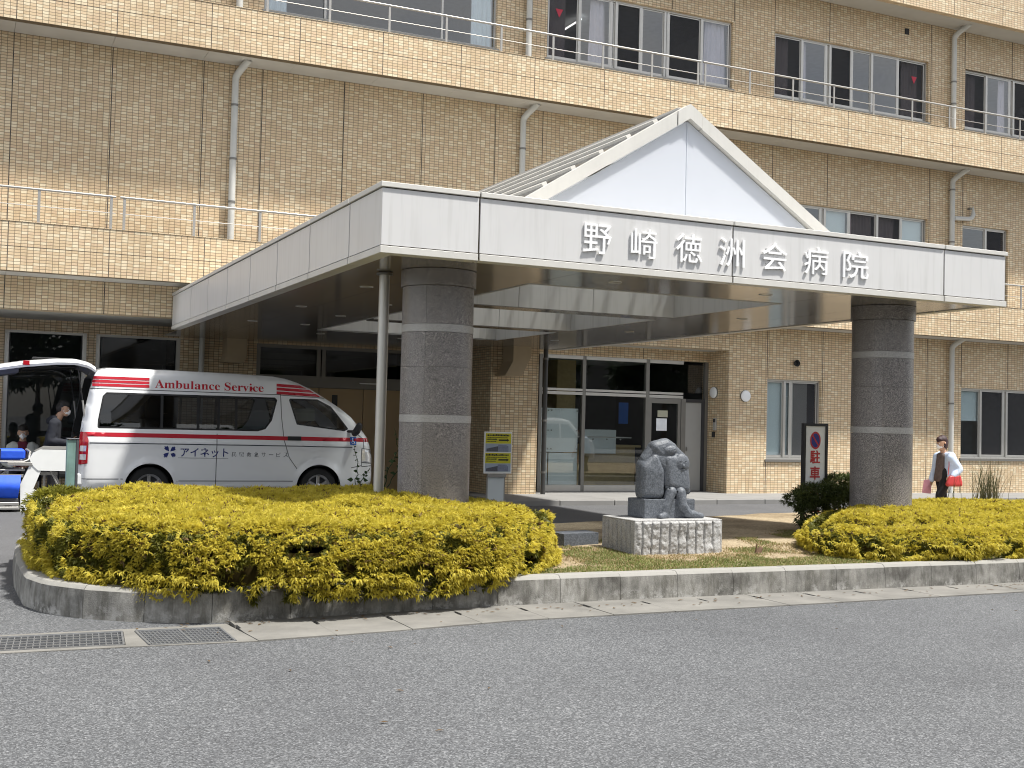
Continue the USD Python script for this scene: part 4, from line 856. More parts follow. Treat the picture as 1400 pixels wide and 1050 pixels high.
def hedge(name, label, outline, H, seed, dens, low=0.16, front_open=None, parts=('gold_leaf', 'olive_leaf')):
    r = np.random.default_rng(seed); P_, height = hedge_shape(outline, H, seed)
    x0, y0, x1, y1 = P_.bounds
    pts, tri = fill(P_.buffer(-0.12), 0.12)
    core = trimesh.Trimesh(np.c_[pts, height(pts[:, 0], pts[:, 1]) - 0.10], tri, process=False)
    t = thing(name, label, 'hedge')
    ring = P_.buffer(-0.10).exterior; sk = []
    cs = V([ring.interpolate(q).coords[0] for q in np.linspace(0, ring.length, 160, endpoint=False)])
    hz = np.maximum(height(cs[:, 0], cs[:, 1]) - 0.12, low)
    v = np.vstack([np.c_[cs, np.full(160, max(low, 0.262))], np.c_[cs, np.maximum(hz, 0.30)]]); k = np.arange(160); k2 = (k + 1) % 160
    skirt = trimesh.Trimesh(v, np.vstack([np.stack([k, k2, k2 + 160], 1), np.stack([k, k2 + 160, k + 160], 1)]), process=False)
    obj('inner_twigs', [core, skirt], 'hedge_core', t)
    # points on top
    n = int(P_.area * dens)
    q = np.c_[r.uniform(x0, x1, n * 3), r.uniform(y0, y1, n * 3)]; q = q[shapely.contains_xy(P_, q[:, 0], q[:, 1])][:n]
    e = 0.03; hq = height(q[:, 0], q[:, 1]); gx = (height(q[:, 0] + e, q[:, 1]) - hq) / e; gy = (height(q[:, 0], q[:, 1] + e) - hq) / e
    nt = np.stack([-gx, -gy, np.ones_like(gx)], 1); nt /= np.linalg.norm(nt, axis=1, keepdims=True)
    bt_ = np.c_[q, hq - 0.03 - r.exponential(0.02, len(q))]
    # points on the sides
    ln = P_.exterior.length; m = int(ln * 0.62 * dens * 1.25)
    dd = r.uniform(0, ln, m); c = shapely.get_coordinates(shapely.line_interpolate_point(P_.exterior, dd)); c2 = shapely.get_coordinates(shapely.line_interpolate_point(P_.exterior, (dd + .02) % ln))
    tg = c2 - c; tg /= np.linalg.norm(tg, axis=1, keepdims=True) + 1e-9; sgn = -1 if P_.exterior.is_ccw is False else 1
    ns = np.stack([tg[:, 1] * sgn, -tg[:, 0] * sgn], 1)
    hs = H(c[:, 0], c[:, 1]) if callable(H) else np.full(m, H)
    zz = low + 0.02 + (hs - 0.12 - low) * r.uniform(0, 1, m)
    bulge = 0.045 + 0.075 * np.sin(np.clip((zz - low) / (hs - low), 0, 1) * np.pi) + 0.22 * (meshkit.fbm(np.stack([c[:, 0] * 2.2, c[:, 1] * 2.2, zz * 2.6], -1), 4, seed + 5) - 0.5) - 0.04 * np.clip((zz - low) / (hs - low) - .6, 0, 1)
    cin = c - ns * (0.03 - bulge)[:, None]
    bs = np.c_[cin, zz] ; nsd = np.c_[ns, np.full(m, 0.25)]; nsd /= np.linalg.norm(nsd, axis=1, keepdims=True)
    base = np.vstack([bt_, bs]); nr = np.vstack([nt, nsd])
    # gaps: clumped foliage
    cl_ = meshkit.fbm(base * 5.5, 3, seed + 2); top = np.r_[np.ones(len(bt_), bool), np.zeros(m, bool)]
    keep = cl_ > np.where(top, 0.37, 0.395); base, nr, top = base[keep], nr[keep], top[keep]
    depth = cl_[keep]
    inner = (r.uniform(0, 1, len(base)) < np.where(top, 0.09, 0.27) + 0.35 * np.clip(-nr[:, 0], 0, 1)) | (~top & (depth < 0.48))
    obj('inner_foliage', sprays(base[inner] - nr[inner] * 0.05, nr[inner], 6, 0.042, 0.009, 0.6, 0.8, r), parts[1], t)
    o = ~inner; g = rng.uniform(0, 1, o.sum()) < 0.06
    ob, on = base[o], nr[o]
    obj('foliage', sprays(ob[~g], on[~g], 8, 0.034, 0.0078, 0.6, 0.85, r), parts[0], t)
    obj('dry_foliage', sprays(ob[g], on[g], 6, 0.034, 0.008, 0.4, 0.8, r), 'dry_leaf', t)
    # long drooping threads over the edge
    lo = (~top) & (base[:, 2] < low + 0.22) & (r.uniform(0, 1, len(base)) < 0.25)
    if lo.sum(): obj('hanging_sprays', sprays(base[lo] + nr[lo] * 0.05, nr[lo] + V([0, 0, -.5]), 7, 0.042, 0.008, 0.9, 0.6, r), parts[0], t)
    return t
HL = lambda x, y: 0.76 + 0.05 * np.clip((y - 9.5) / 3, 0, 1) - 0.04 * np.clip((x - 4) / 1.5, 0, 1)
hedge('hedge', 'large rounded golden yellow hedge left of the statue, round the left column', [(0.74, 11.6), (0.73, 10.6), (0.90, 9.98), (1.2, 9.5), (1.6, 9.15), (2.3, 8.93), (3.2, 8.93), (4.0, 9.1), (4.55, 9.45), (5.05, 10.0), (5.40, 10.7), (5.52, 11.3), (5.25, 11.9), (4.6, 12.5), (3.4, 13.1), (2.0, 13.2), (1.15, 12.8), (0.75, 12.2)], HL, 21, 2500, low=0.13)
HR = lambda x, y: 0.56 + 0.10 * np.clip((y - 9.4) / 2, 0, 1)
hedge('hedge', 'golden yellow hedge at the right edge, in front of the right column', [(8.32, 9.95), (8.65, 9.5), (9.6, 9.32), (12, 9.3), (15.5, 9.25), (15.5, 12.2), (12.5, 12.6), (10.9, 12.3), (9.7, 11.5), (8.7, 10.6)], HR, 33, 2000, low=0.18)

def shrub(name, label, cat, blobs, matl, n, ln, wd, seed, droop=0.4, trunk=None, spread=0.6):
    r = np.random.default_rng(seed); t = thing(name, label, cat); B_, N_ = [], []
    for (c, rad) in blobs:
        k = int(n * np.prod(rad) ** (2 / 3) / sum(np.prod(b[1]) ** (2 / 3) for b in blobs))
        u = r.normal(0, 1, (k, 3)); u /= np.linalg.norm(u, axis=1, keepdims=True); s = r.uniform(0.55, 1.0, (k, 1)) ** 0.5
        B_.append(V(c) + u * s * V(rad)); N_.append(u)
    b, nn = np.vstack(B_), np.vstack(N_); keep = meshkit.fbm(b * 7, 3, seed) > 0.42
    obj('foliage', sprays(b[keep], nn[keep], 6, ln, wd, droop, spread, r), matl, t)
    obj('stem', trunk or [tube([(*blobs[0][0][:2], 0.15), tuple(V(blobs[0][0]) + V([0.02, 0, 0.05]))], [0.03, 0.012], 8)] + [tube([(*blobs[0][0][:2], 0.25), tuple(V(b_[0]))], [0.018, 0.007], 6) for b_ in blobs], 'bark', t, smooth=50)
    return t
shrub('juniper_shrub', 'dark green scraggly shrub at the foot of the no parking sign', 'shrub', [((9.98, 12.15, .74), (.26, .24, .13)), ((9.70, 12.1, .66), (.22, .18, .10)), ((10.25, 12.0, .66), (.22, .22, .16)), ((9.68, 12.0, .50), (.08, .10, .16)), ((10.05, 12.1, 0.48), (.14, .15, .18)), ((10.3, 12.1, .84), (.12, .12, .08))], 'juniper_leaf', 1900, 0.055, 0.009, 5, droop=0.5, spread=1.0)
shrub('juniper_shrub', 'dark green shrub between the sign and the right column', 'shrub', [((10.75, 12.6, .82), (.30, .25, .16)), ((11.0, 12.7, .78), (.25, .25, .17)), ((10.55, 12.5, .70), (.2, .2, .2))], 'juniper_leaf', 1300, 0.055, 0.009, 6, spread=1.0)
shrub('juniper_shrub', 'dark green mound behind the left end of the yellow hedge by the post', 'shrub', [((1.05, 12.75, .62), (.42, .30, .17)), ((1.5, 12.9, .62), (.3, .25, .13))], 'lime_leaf', 2600, 0.04, 0.009, 8)

def weed(label, stems, seed, lsize=0.05, matl='weed_leaf', name='climbing_weed'):
    r = np.random.default_rng(seed); t = thing(name, label, 'weed'); tb, lv, lf = [], [], []
    for path in stems:
        p = V(path, dtype=float); q = np.stack([np.interp(np.linspace(0, len(p) - 1, 14), np.arange(len(p)), p[:, i]) for i in range(3)], 1)
        q[1:-1] += r.normal(0, .006, (12, 3)); tb.append(tube(q, np.linspace(.006, .0025, 14), 6))
        for k in range(3, 14):
            for _ in range(2):
                c = q[k] + r.normal(0, .006, 3); dd = r.normal(0, 1, 3); dd[2] = abs(dd[2]) * .3 - .2; dd /= np.linalg.norm(dd); s = np.cross(dd, r.normal(0, 1, 3)); s /= np.linalg.norm(s); w = lsize * r.uniform(.4, 1.2) * (1.25 - k / 16)
                o = len(lv); lv += [c, c + dd * w * .35 + s * w * .38, c + dd * w, c + dd * w * .35 - s * w * .38]; lf += [[o, o + 1, o + 2], [o, o + 2, o + 3]]
    obj('stem', tb, matl, t); obj('leaves', trimesh.Trimesh(V(lv), V(lf), process=False), matl, t, kind='stuff')
weed('thin leafy weed rising in front of the ambulance headlight', [[(4.05, 12.75, .75), (4.08, 12.75, 1.05), (4.02, 12.75, 1.28)], [(4.06, 12.75, .75), (4.16, 12.76, .92), (4.22, 12.76, 1.0)]], 3, 0.06)
weed('thin twining weed between the steel pole and the left column', [[(4.36, 12.65, .75), (4.40, 12.65, 1.0), (4.52, 12.65, 1.22), (4.47, 12.66, 1.45)], [(4.40, 12.65, .8), (4.55, 12.66, 1.05), (4.56, 12.66, 1.3)]], 4, 0.07)
# ornamental grass and long blades behind the right hedge
def blades(name, label, cat, c, n, h, lean, seed, matl, rad=0.1, w=0.012):
    r = np.random.default_rng(seed); v, f = [], []
    for _ in range(n):
        a = r.uniform(0, 2 * np.pi); o = V([c[0] + r.normal(0, rad), c[1] + r.normal(0, rad), c[2]]); hh = h * r.uniform(.6, 1.15); ld = V([math.cos(a), math.sin(a), 0]) * lean * r.uniform(.2, 1) * hh
        s = V([-math.sin(a), math.cos(a), 0]) * w * r.uniform(.6, 1.2) ; k = len(v)
        for u in (0, .4, .75): p = o + ld * u ** 2 + V([0, 0, hh * u * (1 - .12 * u)]); v += [p - s * (1 - u * .6), p + s * (1 - u * .6)]
        v.append(o + ld + V([0, 0, hh * .86])); f += [[k, k + 1, k + 3], [k, k + 3, k + 2], [k + 2, k + 3, k + 5], [k + 2, k + 5, k + 4], [k + 4, k + 5, k + 6]]
    t = thing(name, label, cat); obj('blades', trimesh.Trimesh(V(v), V(f), process=False), matl, t, kind='stuff'); return t
blades('ornamental_grass', 'feathery grey green ornamental grass clump under the far right window', 'grass clump', (14.95, 14.0, .25), 150, 0.98, 0.42, 4, 'pampas_leaf', 0.10, 0.006)
for k, (x, y, lab) in enumerate([(13.3, 13.2, 'few tall reed blades rising from the hedge right of the woman'), (15.45, 13.6, 'tall reed blades at the right edge beside the ornamental grass'), (12.0, 13.0, 'sparse reed blades in front of the woman by the right column')]):
    blades('reed_tuft', lab, 'reeds', (x, y, .3), 5, 0.95, 0.3, 40 + k, 'weed_leaf', 0.12, 0.008)
# grass of the bed: dry and green blades
def lawn(name, label, zone, n, h, matl, seed, thresh):
    r = np.random.default_rng(seed); x0, y0, x1, y1 = zone.bounds
    q = np.c_[r.uniform(x0, x1, n * 3), r.uniform(y0, y1, n * 3)]; q = q[shapely.contains_xy(zone, q[:, 0], q[:, 1])]
    q = q[meshkit.fbm(np.c_[q * 2.3, 0 * q[:, 0]], 4, 17) + r.normal(0, .05, len(q)) > thresh(q)][:n]; m = len(q)
    a = r.uniform(0, 2 * np.pi, m); hh = h * r.uniform(.4, 1.4, m); w = 0.0035 * r.uniform(.7, 1.5, m); z = bed_height(q[:, 0], q[:, 1]) - .004
    o = np.c_[q, z]; s = np.stack([-np.sin(a), np.cos(a), 0 * a], 1) * w[:, None]; ld = np.stack([np.cos(a), np.sin(a), 0 * a], 1) * (hh * r.uniform(.2, .9, m))[:, None]
    v = np.stack([o - s, o + s, o + ld * .35 + np.c_[0 * a, 0 * a, hh * .6] + s * .7, o + ld * .35 + np.c_[0 * a, 0 * a, hh * .6] - s * .7, o + ld + np.c_[0 * a, 0 * a, hh]], 1).reshape(-1, 3)
    k = np.arange(m)[:, None] * 5; f = np.stack([k + V([0, 1, 2]), k + V([0, 2, 3]), k + V([3, 2, 4])], 1).reshape(-1, 3)
    tag(obj(name, trimesh.Trimesh(v, f, process=False), matl), label, 'grass', kind='stuff')
zone = Polygon([(3.8, 9.22), (4.2, 9.3), (15, 9.2), (15, 10.6), (9.5, 12.2), (6.0, 12.0), (5.3, 11.3), (4.6, 9.9)]).intersection(island.buffer(-.17)).difference(sbox(px0 - .02, py0 - .06, px1 + .02, py1 + .02))
lawn('green_grass', 'short green grass along the kerb in front of the statue', zone, 90000, 0.022, 'grass_green', 3, lambda q: 0.28 + 0.34 * np.clip((q[:, 1] - 9.55) / .75, 0, 1))
lawn('dry_grass', 'dry straw coloured grass round the foot of the pedestal', zone, 50000, 0.022, 'grass_dry', 4, lambda q: 0.40 + 0.16 * np.clip((q[:, 1] - 10.3) / .8, 0, 1) - 0.1 * (np.abs(q[:, 1] - 10.2) < .18) * ((q[:, 0] > 5.9) & (q[:, 0] < 7.6)))

r_ = np.random.default_rng(77); n_ = 170; lp = np.c_[r_.uniform(1.2, 12, n_), 0 * r_.uniform(0, 1, n_)]; lp[:, 1] = np.where(r_.uniform(0, 1, n_) < .7, 8.98 - r_.exponential(.09, n_), 8.98 - r_.exponential(.9, n_)); lz = np.where(lp[:, 1] > 8.5, .016, .008)
lv_ = []
for (x, y), z in zip(lp, lz):
    a = r_.uniform(0, 6.28); ln_ = r_.uniform(.012, .03); d1 = V([math.cos(a), math.sin(a), 0]) * ln_; d2 = V([-math.sin(a), math.cos(a), 0]) * ln_ * .35; c = V([x, y, z]); lv_ += [c - d1, c + d2 + V([0, 0, .004]), c + d1, c - d2 + V([0, 0, .003])]
kk = np.arange(n_)[:, None] * 4; tag(obj('leaf_litter', trimesh.Trimesh(V(lv_), np.vstack([kk + V([0, 1, 2]), kk + V([0, 2, 3])]), process=False), 'dry_leaf'), 'scattered dry leaf bits in the gutter below the hedge', 'leaf litter', kind='stuff')

# ------------------------------------------------------------------ signs
t = thing('parking_sign', 'upright no parking sign with red lettering in a black frame', 'sign')
X0, X1, Y0, ZB, ZT = 10.16, 10.56, 12.62, 0.80, 1.645
obj('panel', bx(X0 + .035, X1 - .035, Y0, Y0 + .03, 0.62, ZT - .035), 'sign_white', t)
obj('frame', [bx(X0, X0 + .034, Y0 - .015, Y0 + .042, .2, ZT), bx(X1 - .034, X1, Y0 - .015, Y0 + .042, .2, ZT), bx(X0 + .035, X1 - .035, Y0 - .015, Y0 + .042, ZT - .034, ZT), bx(X0 + .035, X1 - .035, Y0 - .015, Y0 + .042, .585, .619)], 'black_plastic', t)
cx, cz = (X0 + X1) / 2, 1.42
disc = Point(cx, cz).buffer(0.088, 32); inner_ = Point(cx, cz).buffer(0.070, 32); bar = affinity.rotate(sbox(cx - .08, cz - .009, cx + .08, cz + .009), -45)
disc, inner_, bar = [affinity.scale(g_, .98, 1.32, origin=(cx, cz)) for g_ in (disc, inner_, bar)]
obj('prohibition_ring', wall_xz(union_all([disc.difference(inner_), bar.intersection(disc)]), Y0 - .004, .0035), 'sign_red', t); obj('blue_disc', wall_xz(inner_.difference(bar), Y0 - .003, .0025), 'sign_blue', t)
for k, ch in enumerate('駐車禁止'):
    g = glyphs(ch, 0.175, stroke=2); g = place(g, cx - .082, 1.115 - 0.215 * k, 0.164 / g.bounds[2]); obj('letter', wall_xz(g, Y0 - .004, .0035), 'sign_red', t)
t = thing('poster_stand', 'yellow notice board with two photo posters on a metal stand by the pier', 'notice board')
bx0, bx1, by, bz0, bz1 = 8.37, 8.90, 19.0, 0.66, 1.39
obj('board', bx(bx0, bx1, by, by + .03, bz0, bz1, .004), 'sign_white', t)
for zt in (1.365, 1.02):
    obj('poster', bx(bx0 + .02, bx1 - .02, by - .003, by - .0005, zt - .18, zt), 'poster_yellow', t)
    P_ = obj('poster_photo', bx(bx0 + .02, bx1 - .02, by - .003, by - .0005, zt - .325, zt - .182), 'poster_sky', t)
    r_ = np.random.default_rng(int(zt * 100)); ink = []
    for (xa, xb, z, h) in ((.035, .47, zt - .045, .030), (.05, .44, zt - .080, .013), (.035, .24, zt - .115, .022), (.035, .22, zt - .148, .014)):
        x = xa
        while x < xb: w_ = h * r_.uniform(.6, 1.0); ink.append(bx(bx0 + x, bx0 + min(x + w_, xb), by - .0045, by - .0031, z - h * r_.uniform(.0, .2), z + h * r_.uniform(.6, 1))); x += w_ + h * .18
    ink.append(wall_xz(Polygon([(bx0 + .27, zt - .132), (bx0 + .43, zt - .132), (bx0 + .43, zt - .145), (bx0 + .475, zt - .118), (bx0 + .43, zt - .092), (bx0 + .43, zt - .105), (bx0 + .27, zt - .105)]), by - .0045, .0014)); obj('print', ink, 'poster_ink', t)
    obj('pictured_building', [wall_xz(Polygon([(bx0 + .04, zt - .32), (bx0 + .04, zt - .27), (bx0 + .26, zt - .225), (bx0 + .26, zt - .32)]), by - .0045, .0014)], 'poster_grey', P_)
    obj('pictured_front', [wall_xz(Polygon([(bx0 + .262, zt - .32), (bx0 + .262, zt - .20), (bx0 + .42, zt - .205), (bx0 + .46, zt - .23), (bx0 + .46, zt - .32)]), by - .0045, .0014)], 'poster_mid', P_)
obj('stand', [bx(bx0 + .08, bx0 + .10, by + .04, by + .06, 0, .66), bx(bx1 - .12, bx1 - .10, by + .04, by + .06, 0, .66), bx(bx0 + .08, bx1 - .1, by - .01, by + .06, .60, .655), bx(bx0 + .02, bx0 + .16, by - .15, by + .25, 0, .02), bx(bx1 - .18, bx1 - .04, by - .15, by + .25, 0, .02)], 'steel', t)
obj('lower_plate', bx(bx0 + .101, bx1 - .121, by + .042, by + .05, .15, .60), 'frosted_board', t)
t = thing('metal_post', 'square grey green metal post behind the left end of the hedge', 'post')
obj('post_body', bx(1.29, 1.40, 16.0, 16.12, 0.0, 1.20, .004), 'post_paint', t); obj('post_side', bx(1.401, 1.43, 15.99, 16.12, 0, 1.205, .003), 'post_side', t); obj('cap', bx(1.285, 1.435, 15.985, 16.125, 1.206, 1.222, .004), 'post_side', t)

# ------------------------------------------------------------------ vans: a body lofted from a side profile
class Van:
    def __init__(s, prof, w0, taper, arches, r=0.13, front=4.2, belt=1.1, glass_h=1.2, plan=0.12):
        s.prof = Polygon(prof); s.w0, s.taper, s.r, s.front, s.belt, s.gh, s.plan = w0, taper, r, front, belt, glass_h, plan
        s.arch = union_all([Point(x, z).buffer(rad, 24) for x, z, rad in arches]); s.poly = s.prof.difference(s.arch)
        top = [p for p in prof]; s.edge = LineString(prof); s.L = s.prof.bounds[2]
    def w(s, x, z):
        k = np.clip((z - s.belt) / s.gh, 0, None); w = s.w0 - s.taper * k ** 1.4
        w = w - s.plan * np.clip((x - s.front) / (s.L - s.front), 0, 1) ** 2 - 0.04 * np.clip((0.25 - x) / .25, 0, 1) ** 2
        w = w + 0.012 * np.exp(-((z - s.belt + .03) / .05) ** 2) - 0.02 * np.clip((.5 - z) / .2, 0, 1)
        for c in getattr(s.arch, 'geoms', [s.arch]):
            cc = c.centroid; d = np.hypot(x - cc.x, z - cc.y); rad = (c.bounds[2] - c.bounds[0]) / 2; w = w + 0.022 * np.exp(-((d - rad - .02) / .045) ** 2)
        return w
    def y(s, x, z, off=0.0):
        d = shapely.distance(s.edge, shapely.points(x, z)); q = np.clip(s.r - d, 0, s.r)
        return -(s.w(x, z) - s.r + np.sqrt(np.maximum(s.r ** 2 - q ** 2, 0))) - off
    def patch(s, poly, off=0.003, side=-1, step=0.05):
        poly = poly.intersection(s.prof)
        p, t = fill(poly, step); yy = s.y(p[:, 0], p[:, 1], off)
        if side > 0: yy = -yy; t = t[:, ::-1]
        return trimesh.Trimesh(np.stack([p[:, 0], yy, p[:, 1]], 1), t, process=False)
    def strip(s, keep, inset=0.0, off=0.0, nseg=6):
        ln = s.edge.length; ds = np.linspace(0, ln, 150); pts = V([s.edge.interpolate(d).coords[0] for d in ds])
        yy = -(s.w(pts[:, 0], pts[:, 1]) - s.r) + inset
        nrm = np.gradient(pts, axis=0); nrm = np.stack([-nrm[:, 1], nrm[:, 0]], 1); nrm /= np.linalg.norm(nrm, axis=1, keepdims=True)
        c = pts.mean(0); sg = np.sign(((pts - c) * nrm).sum(1)); sg[sg == 0] = 1; nrm *= np.sign(sg.sum())
        cols = []
        for u in np.linspace(-1, 1, nseg + 1):
            crown = 0.03 * (1 - u * u) if True else 0
            q = pts + nrm * (off + crown); cols.append(np.stack([q[:, 0], -yy * u * 1.0, q[:, 1]], 1))
        v = np.stack(cols, 1).reshape(-1, 3); n = nseg + 1; f = []
        for i in range(len(pts) - 1):
            m = (pts[i] + pts[i + 1]) / 2
            if not keep(m[0], m[1]): continue
            for j in range(nseg): a = i * n + j; f += [[a, a + n, a + n + 1], [a, a + n + 1, a + 1]]
        m = trimesh.Trimesh(v, V(f), process=True); m.remove_unreferenced_vertices()
        fn = m.face_normals; cc = m.triangles_center - V([c[0], 0, c[1]])
        if (fn * cc).sum() < 0: m.invert()
        return m
def wheel(parent, x, y, z, r, side, name='wheel'):
    R = trimesh.transformations.rotation_matrix(math.pi / 2, [1, 0, 0]); w = 0.19; o = side * .0
    tyre = lathe([(r * .66, -w / 2), (r * .93, -w / 2), (r * .99, -w / 2 + .025), (r, -w / 4), (r, w / 4), (r * .99, w / 2 - .025), (r * .93, w / 2), (r * .66, w / 2)], 0, 0, 0, 40).apply_transform(R).apply_translation([x, y, z])
    W_ = obj(name, tyre, 'rubber', parent, smooth=35)
    sp_ = [lathe([(r * .55, -.05), (r * .67, -.06), (r * .67, .06), (r * .55, .05)], 0, 0, 0, 32).apply_transform(R)]
    for k in range(6):
        b = bx(-.028, .028, -.02, .02, .03, r * .6, .006); b.apply_transform(trimesh.transformations.rotation_matrix(k * math.pi / 3, [0, 1, 0])); b.apply_translation([0, side * .055, 0]); sp_.append(b)
    sp_.append(lathe([(0, -.03), (.06, -.03), (.06, .03), (.045, .04), (0, .04)], 0, 0, 0, 20).apply_transform(R).apply_translation([0, side * .06, 0]))
    rim = trimesh.util.concatenate(sp_); rim.apply_translation([x, y, z]); obj('rim', rim, 'alloy', W_, smooth=35)
    obj('brake_disc', lathe([(0, -.02), (r * .55, -.02), (r * .55, .02), (0, .02)], 0, 0, 0, 24).apply_transform(R).apply_translation([x, y - side * .03, z]), 'van_trim', W_)
APROF = [(0.03, .30), (0.0, .42), (0.0, .65), (0.0, 1.12), (.03, 1.4), (.08, 1.66), (.14, 1.95), (.20, 2.17), (.26, 2.255), (.42, 2.295), (1.35, 2.30), (2.6, 2.285), (3.18, 2.265), (3.40, 2.235), (3.62, 2.17), (3.85, 2.07), (4.15, 1.895), (4.42, 1.73), (4.63, 1.57), (4.80, 1.38), (4.93, 1.23), (4.985, 1.10), (5.03, .92), (5.05, .62), (5.05, .45), (5.0, .32), (4.8, .27), (.2, .27)]
van = Van(APROF, 0.94, 0.13, [(1.11, .33, .40), (4.00, .33, .40)])
A = thing('ambulance', 'white high roofed ambulance van with red stripes and its tailgate raised', 'ambulance', loc=(1.85, 21.44, 0.0))
win1 = Polygon([(.26, 1.30), (.265, 1.44), (.33, 1.83), (.39, 1.895), (3.19, 1.895), (3.235, 1.85), (3.14, 1.49), (3.03, 1.34), (2.90, 1.30)]).buffer(-.03).buffer(.03)
win2 = Polygon([(3.44, 1.86), (3.46, 1.885), (3.95, 1.885), (4.20, 1.765), (4.53, 1.37), (4.45, 1.33), (3.58, 1.43)]).buffer(-.02).buffer(.02)
for side in (-1, 1):
    pl_ = van.poly.difference(union_all([win1, win2])) if True else None
    p, tr = fill(pl_, 0.055); yy = van.y(p[:, 0], p[:, 1]); yy = yy if side < 0 else -yy
    m = trimesh.Trimesh(np.stack([p[:, 0], yy, p[:, 1]], 1), tr if side < 0 else tr[:, ::-1], process=False)
    obj('body_side', m, 'white_paint', A, smooth=True)
ws = lambda x, z: (z > .3) and not (x < .27 and z < 2.25) and not (4.02 < x < 4.86 and 1.30 < z < 1.98)
obj('roof_shell', van.strip(ws), 'white_paint', A, smooth=50)
obj('windscreen', van.strip(lambda x, z: 4.0 < x < 4.88 and 1.28 < z < 2.0, inset=0.0, off=-0.004), 'van_glass', A, smooth=50)
obj('underside', [bx(.15, .68, -.8, .8, .26, .34), bx(.68, 4.42, -.62, .62, .26, .34), bx(4.42, 4.85, -.75, .75, .26, .34), bx(1.55, 3.55, -.86, .86, .26, .34)], 'van_trim', A)
obj('cabin_floor', bx(.1, 4.6, -.84, .84, .70, .74), 'van_inside', A); obj('bulkhead', bx(4.58, 4.62, -.8, .8, .74, 1.30), 'van_trim', A)
obj('inner_lining', [bx(.25, 3.2, -.815, -.795, .75, 1.27), bx(.25, 3.2, .795, .815, .75, 1.28), bx(.4, 3.1, -.7, .7, 2.10, 2.13), bx(3.28, 3.30, -.7, .7, .75, 1.15)], 'van_inside', A)
for q, (xa, ya) in enumerate(((3.15, -.7), (3.15, .1))):
    obj('seat', [bx(xa + .35, xa + .85, ya, ya + .55, .75, 1.02, .04), bx(xa + .30, xa + .42, ya + .02, ya + .53, 1.0, 1.55, .04), bx(xa + .31, xa + .40, ya + .17, ya + .38, 1.56, 1.74, .03)], 'van_inside', A)
obj('steering_wheel', trimesh.creation.torus(.17, .014, 28, 8).apply_transform(trimesh.transformations.rotation_matrix(math.radians(-55), [0, 1, 0])).apply_translation([4.08, .38, 1.36]), 'black_plastic', A, smooth=True)
obj('stretcher_bed', [bx(.6, 2.6, -.55, .0, 1.20, 1.30, .03)], 'blue_canvas', A); obj('side_bench', bx(1.0, 3.0, .3, .75, .75, 1.25, .03), 'van_inside', A)
obj('seat_notice', bx(3.56, 3.95, -.74, -.735, 1.50, 1.72), 'paper_tan', A)
for side in (-1, 1):
    g1_ = obj('side_window', van.patch(win1.buffer(.004), -0.006, side), 'van_glass', A, smooth=True)
    obj('window_frame', [van.patch(LineString([(xx, 1.30), (xx, 1.895)]).buffer(.022), -0.002, side) for xx in (1.28, 1.88, 2.22, 2.52)] + [van.patch(win1.difference(win1.buffer(-.028)), -.001, side)], 'black_plastic', g1_, smooth=True)
    g2_ = obj('front_window', van.patch(win2.buffer(.004), -0.006, side), 'van_glass', A, smooth=True)
    obj('window_frame', van.patch(win2.difference(win2.buffer(-.026)), -.001, side), 'black_plastic', g2_, smooth=True)
    # panel gaps
    for path in ([(3.29, 1.98), (3.31, 1.55), (3.36, 1.15), (3.46, .85), (3.60, .66)], [(3.29, 1.94), (4.1, 1.91)], [(.04, 1.952), (1.5, 1.95), (3.29, 1.945)], [(4.60, .68), (4.80, .72), (4.83, 1.18), (4.62, 1.35)], [(2.2, 1.24), (2.2, .36)], [(4.80, .70), (5.04, .72)], [(.02, .47), (.68, .47)], [(1.55, .44), (3.55, .44)]):
        obj('panel_gap', van.patch(LineString(path).buffer(.006), 0.0015, side, .04), 'van_trim', A)
    obj('crease', van.patch(LineString([(.15, 1.06), (3.30, 1.055), (4.6, 1.045)]).buffer(.008), 0.0012, side), 'grey_vinyl', A)
    obj('red_stripe', van.patch(Polygon([(.02, 1.165), (4.975, 1.145), (4.93, 1.215), (.02, 1.235)]), 0.002, side), 'red_vinyl', A, smooth=True)
    for z in (1.99, 2.05, 2.11):
        obj('roof_stripe', van.patch(Polygon([(.17, z), (1.07, z), (1.07, z + .046), (.17, z + .046)]), 0.004, side, .03), 'red_vinyl', A, smooth=True)
    for k in range(3):
        z = 1.955 + .066 * k; obj('roof_stripe', van.patch(Polygon([(3.22, z), (4.5, z - .045), (4.5, z + .005), (3.22, z + .05)]).intersection(van.prof.buffer(-.035)), 0.004, side, .03), 'red_vinyl', A, smooth=True)
    obj('door_handle', [van.patch(sbox(3.42, 1.15, 3.66, 1.225), 0.012, side), ], 'black_plastic', A)
    my = side * -0.0
    obj('mirror', soft(hull_of([((4.62, side * 1.00, 1.30), .06), ((4.68, side * 1.06, 1.43), .06), ((4.64, side * 1.08, 1.33), .05)]), .03, 2), 'black_plastic', A, smooth=True)
    obj('mirror_arm', tube([(4.48, side * .86, 1.33), (4.6, side * .98, 1.33)], .025, 8), 'black_plastic', A)
    obj('headlight', van.patch(Polygon([(4.80, .78), (5.04, .76), (5.02, 1.00), (4.80, 1.02)]), 0.006, side), 'lens_white', A, smooth=True)
    obj('headlight_bezel', van.patch(Polygon([(4.79, .77), (5.045, .75), (5.03, 1.01), (4.79, 1.03)]), 0.003, side), 'van_trim', A, smooth=True)
    obj('tail_light', van.patch(Polygon([(.0, .70), (.125, .72), (.13, 1.10), (.09, 1.235), (.0, 1.235)]), 0.008, side, .03), 'tail_red', A, smooth=True)
    for z in (.78, .92): obj('tail_lens', van.patch(Polygon([(.01, z), (.095, z), (.10, z + .09), (.01, z + .09)]), 0.014, side, .03), 'lens_white', A, smooth=True)
    for x in (1.11, 4.00): wheel(A, x, side * .83, .335, .335, side)
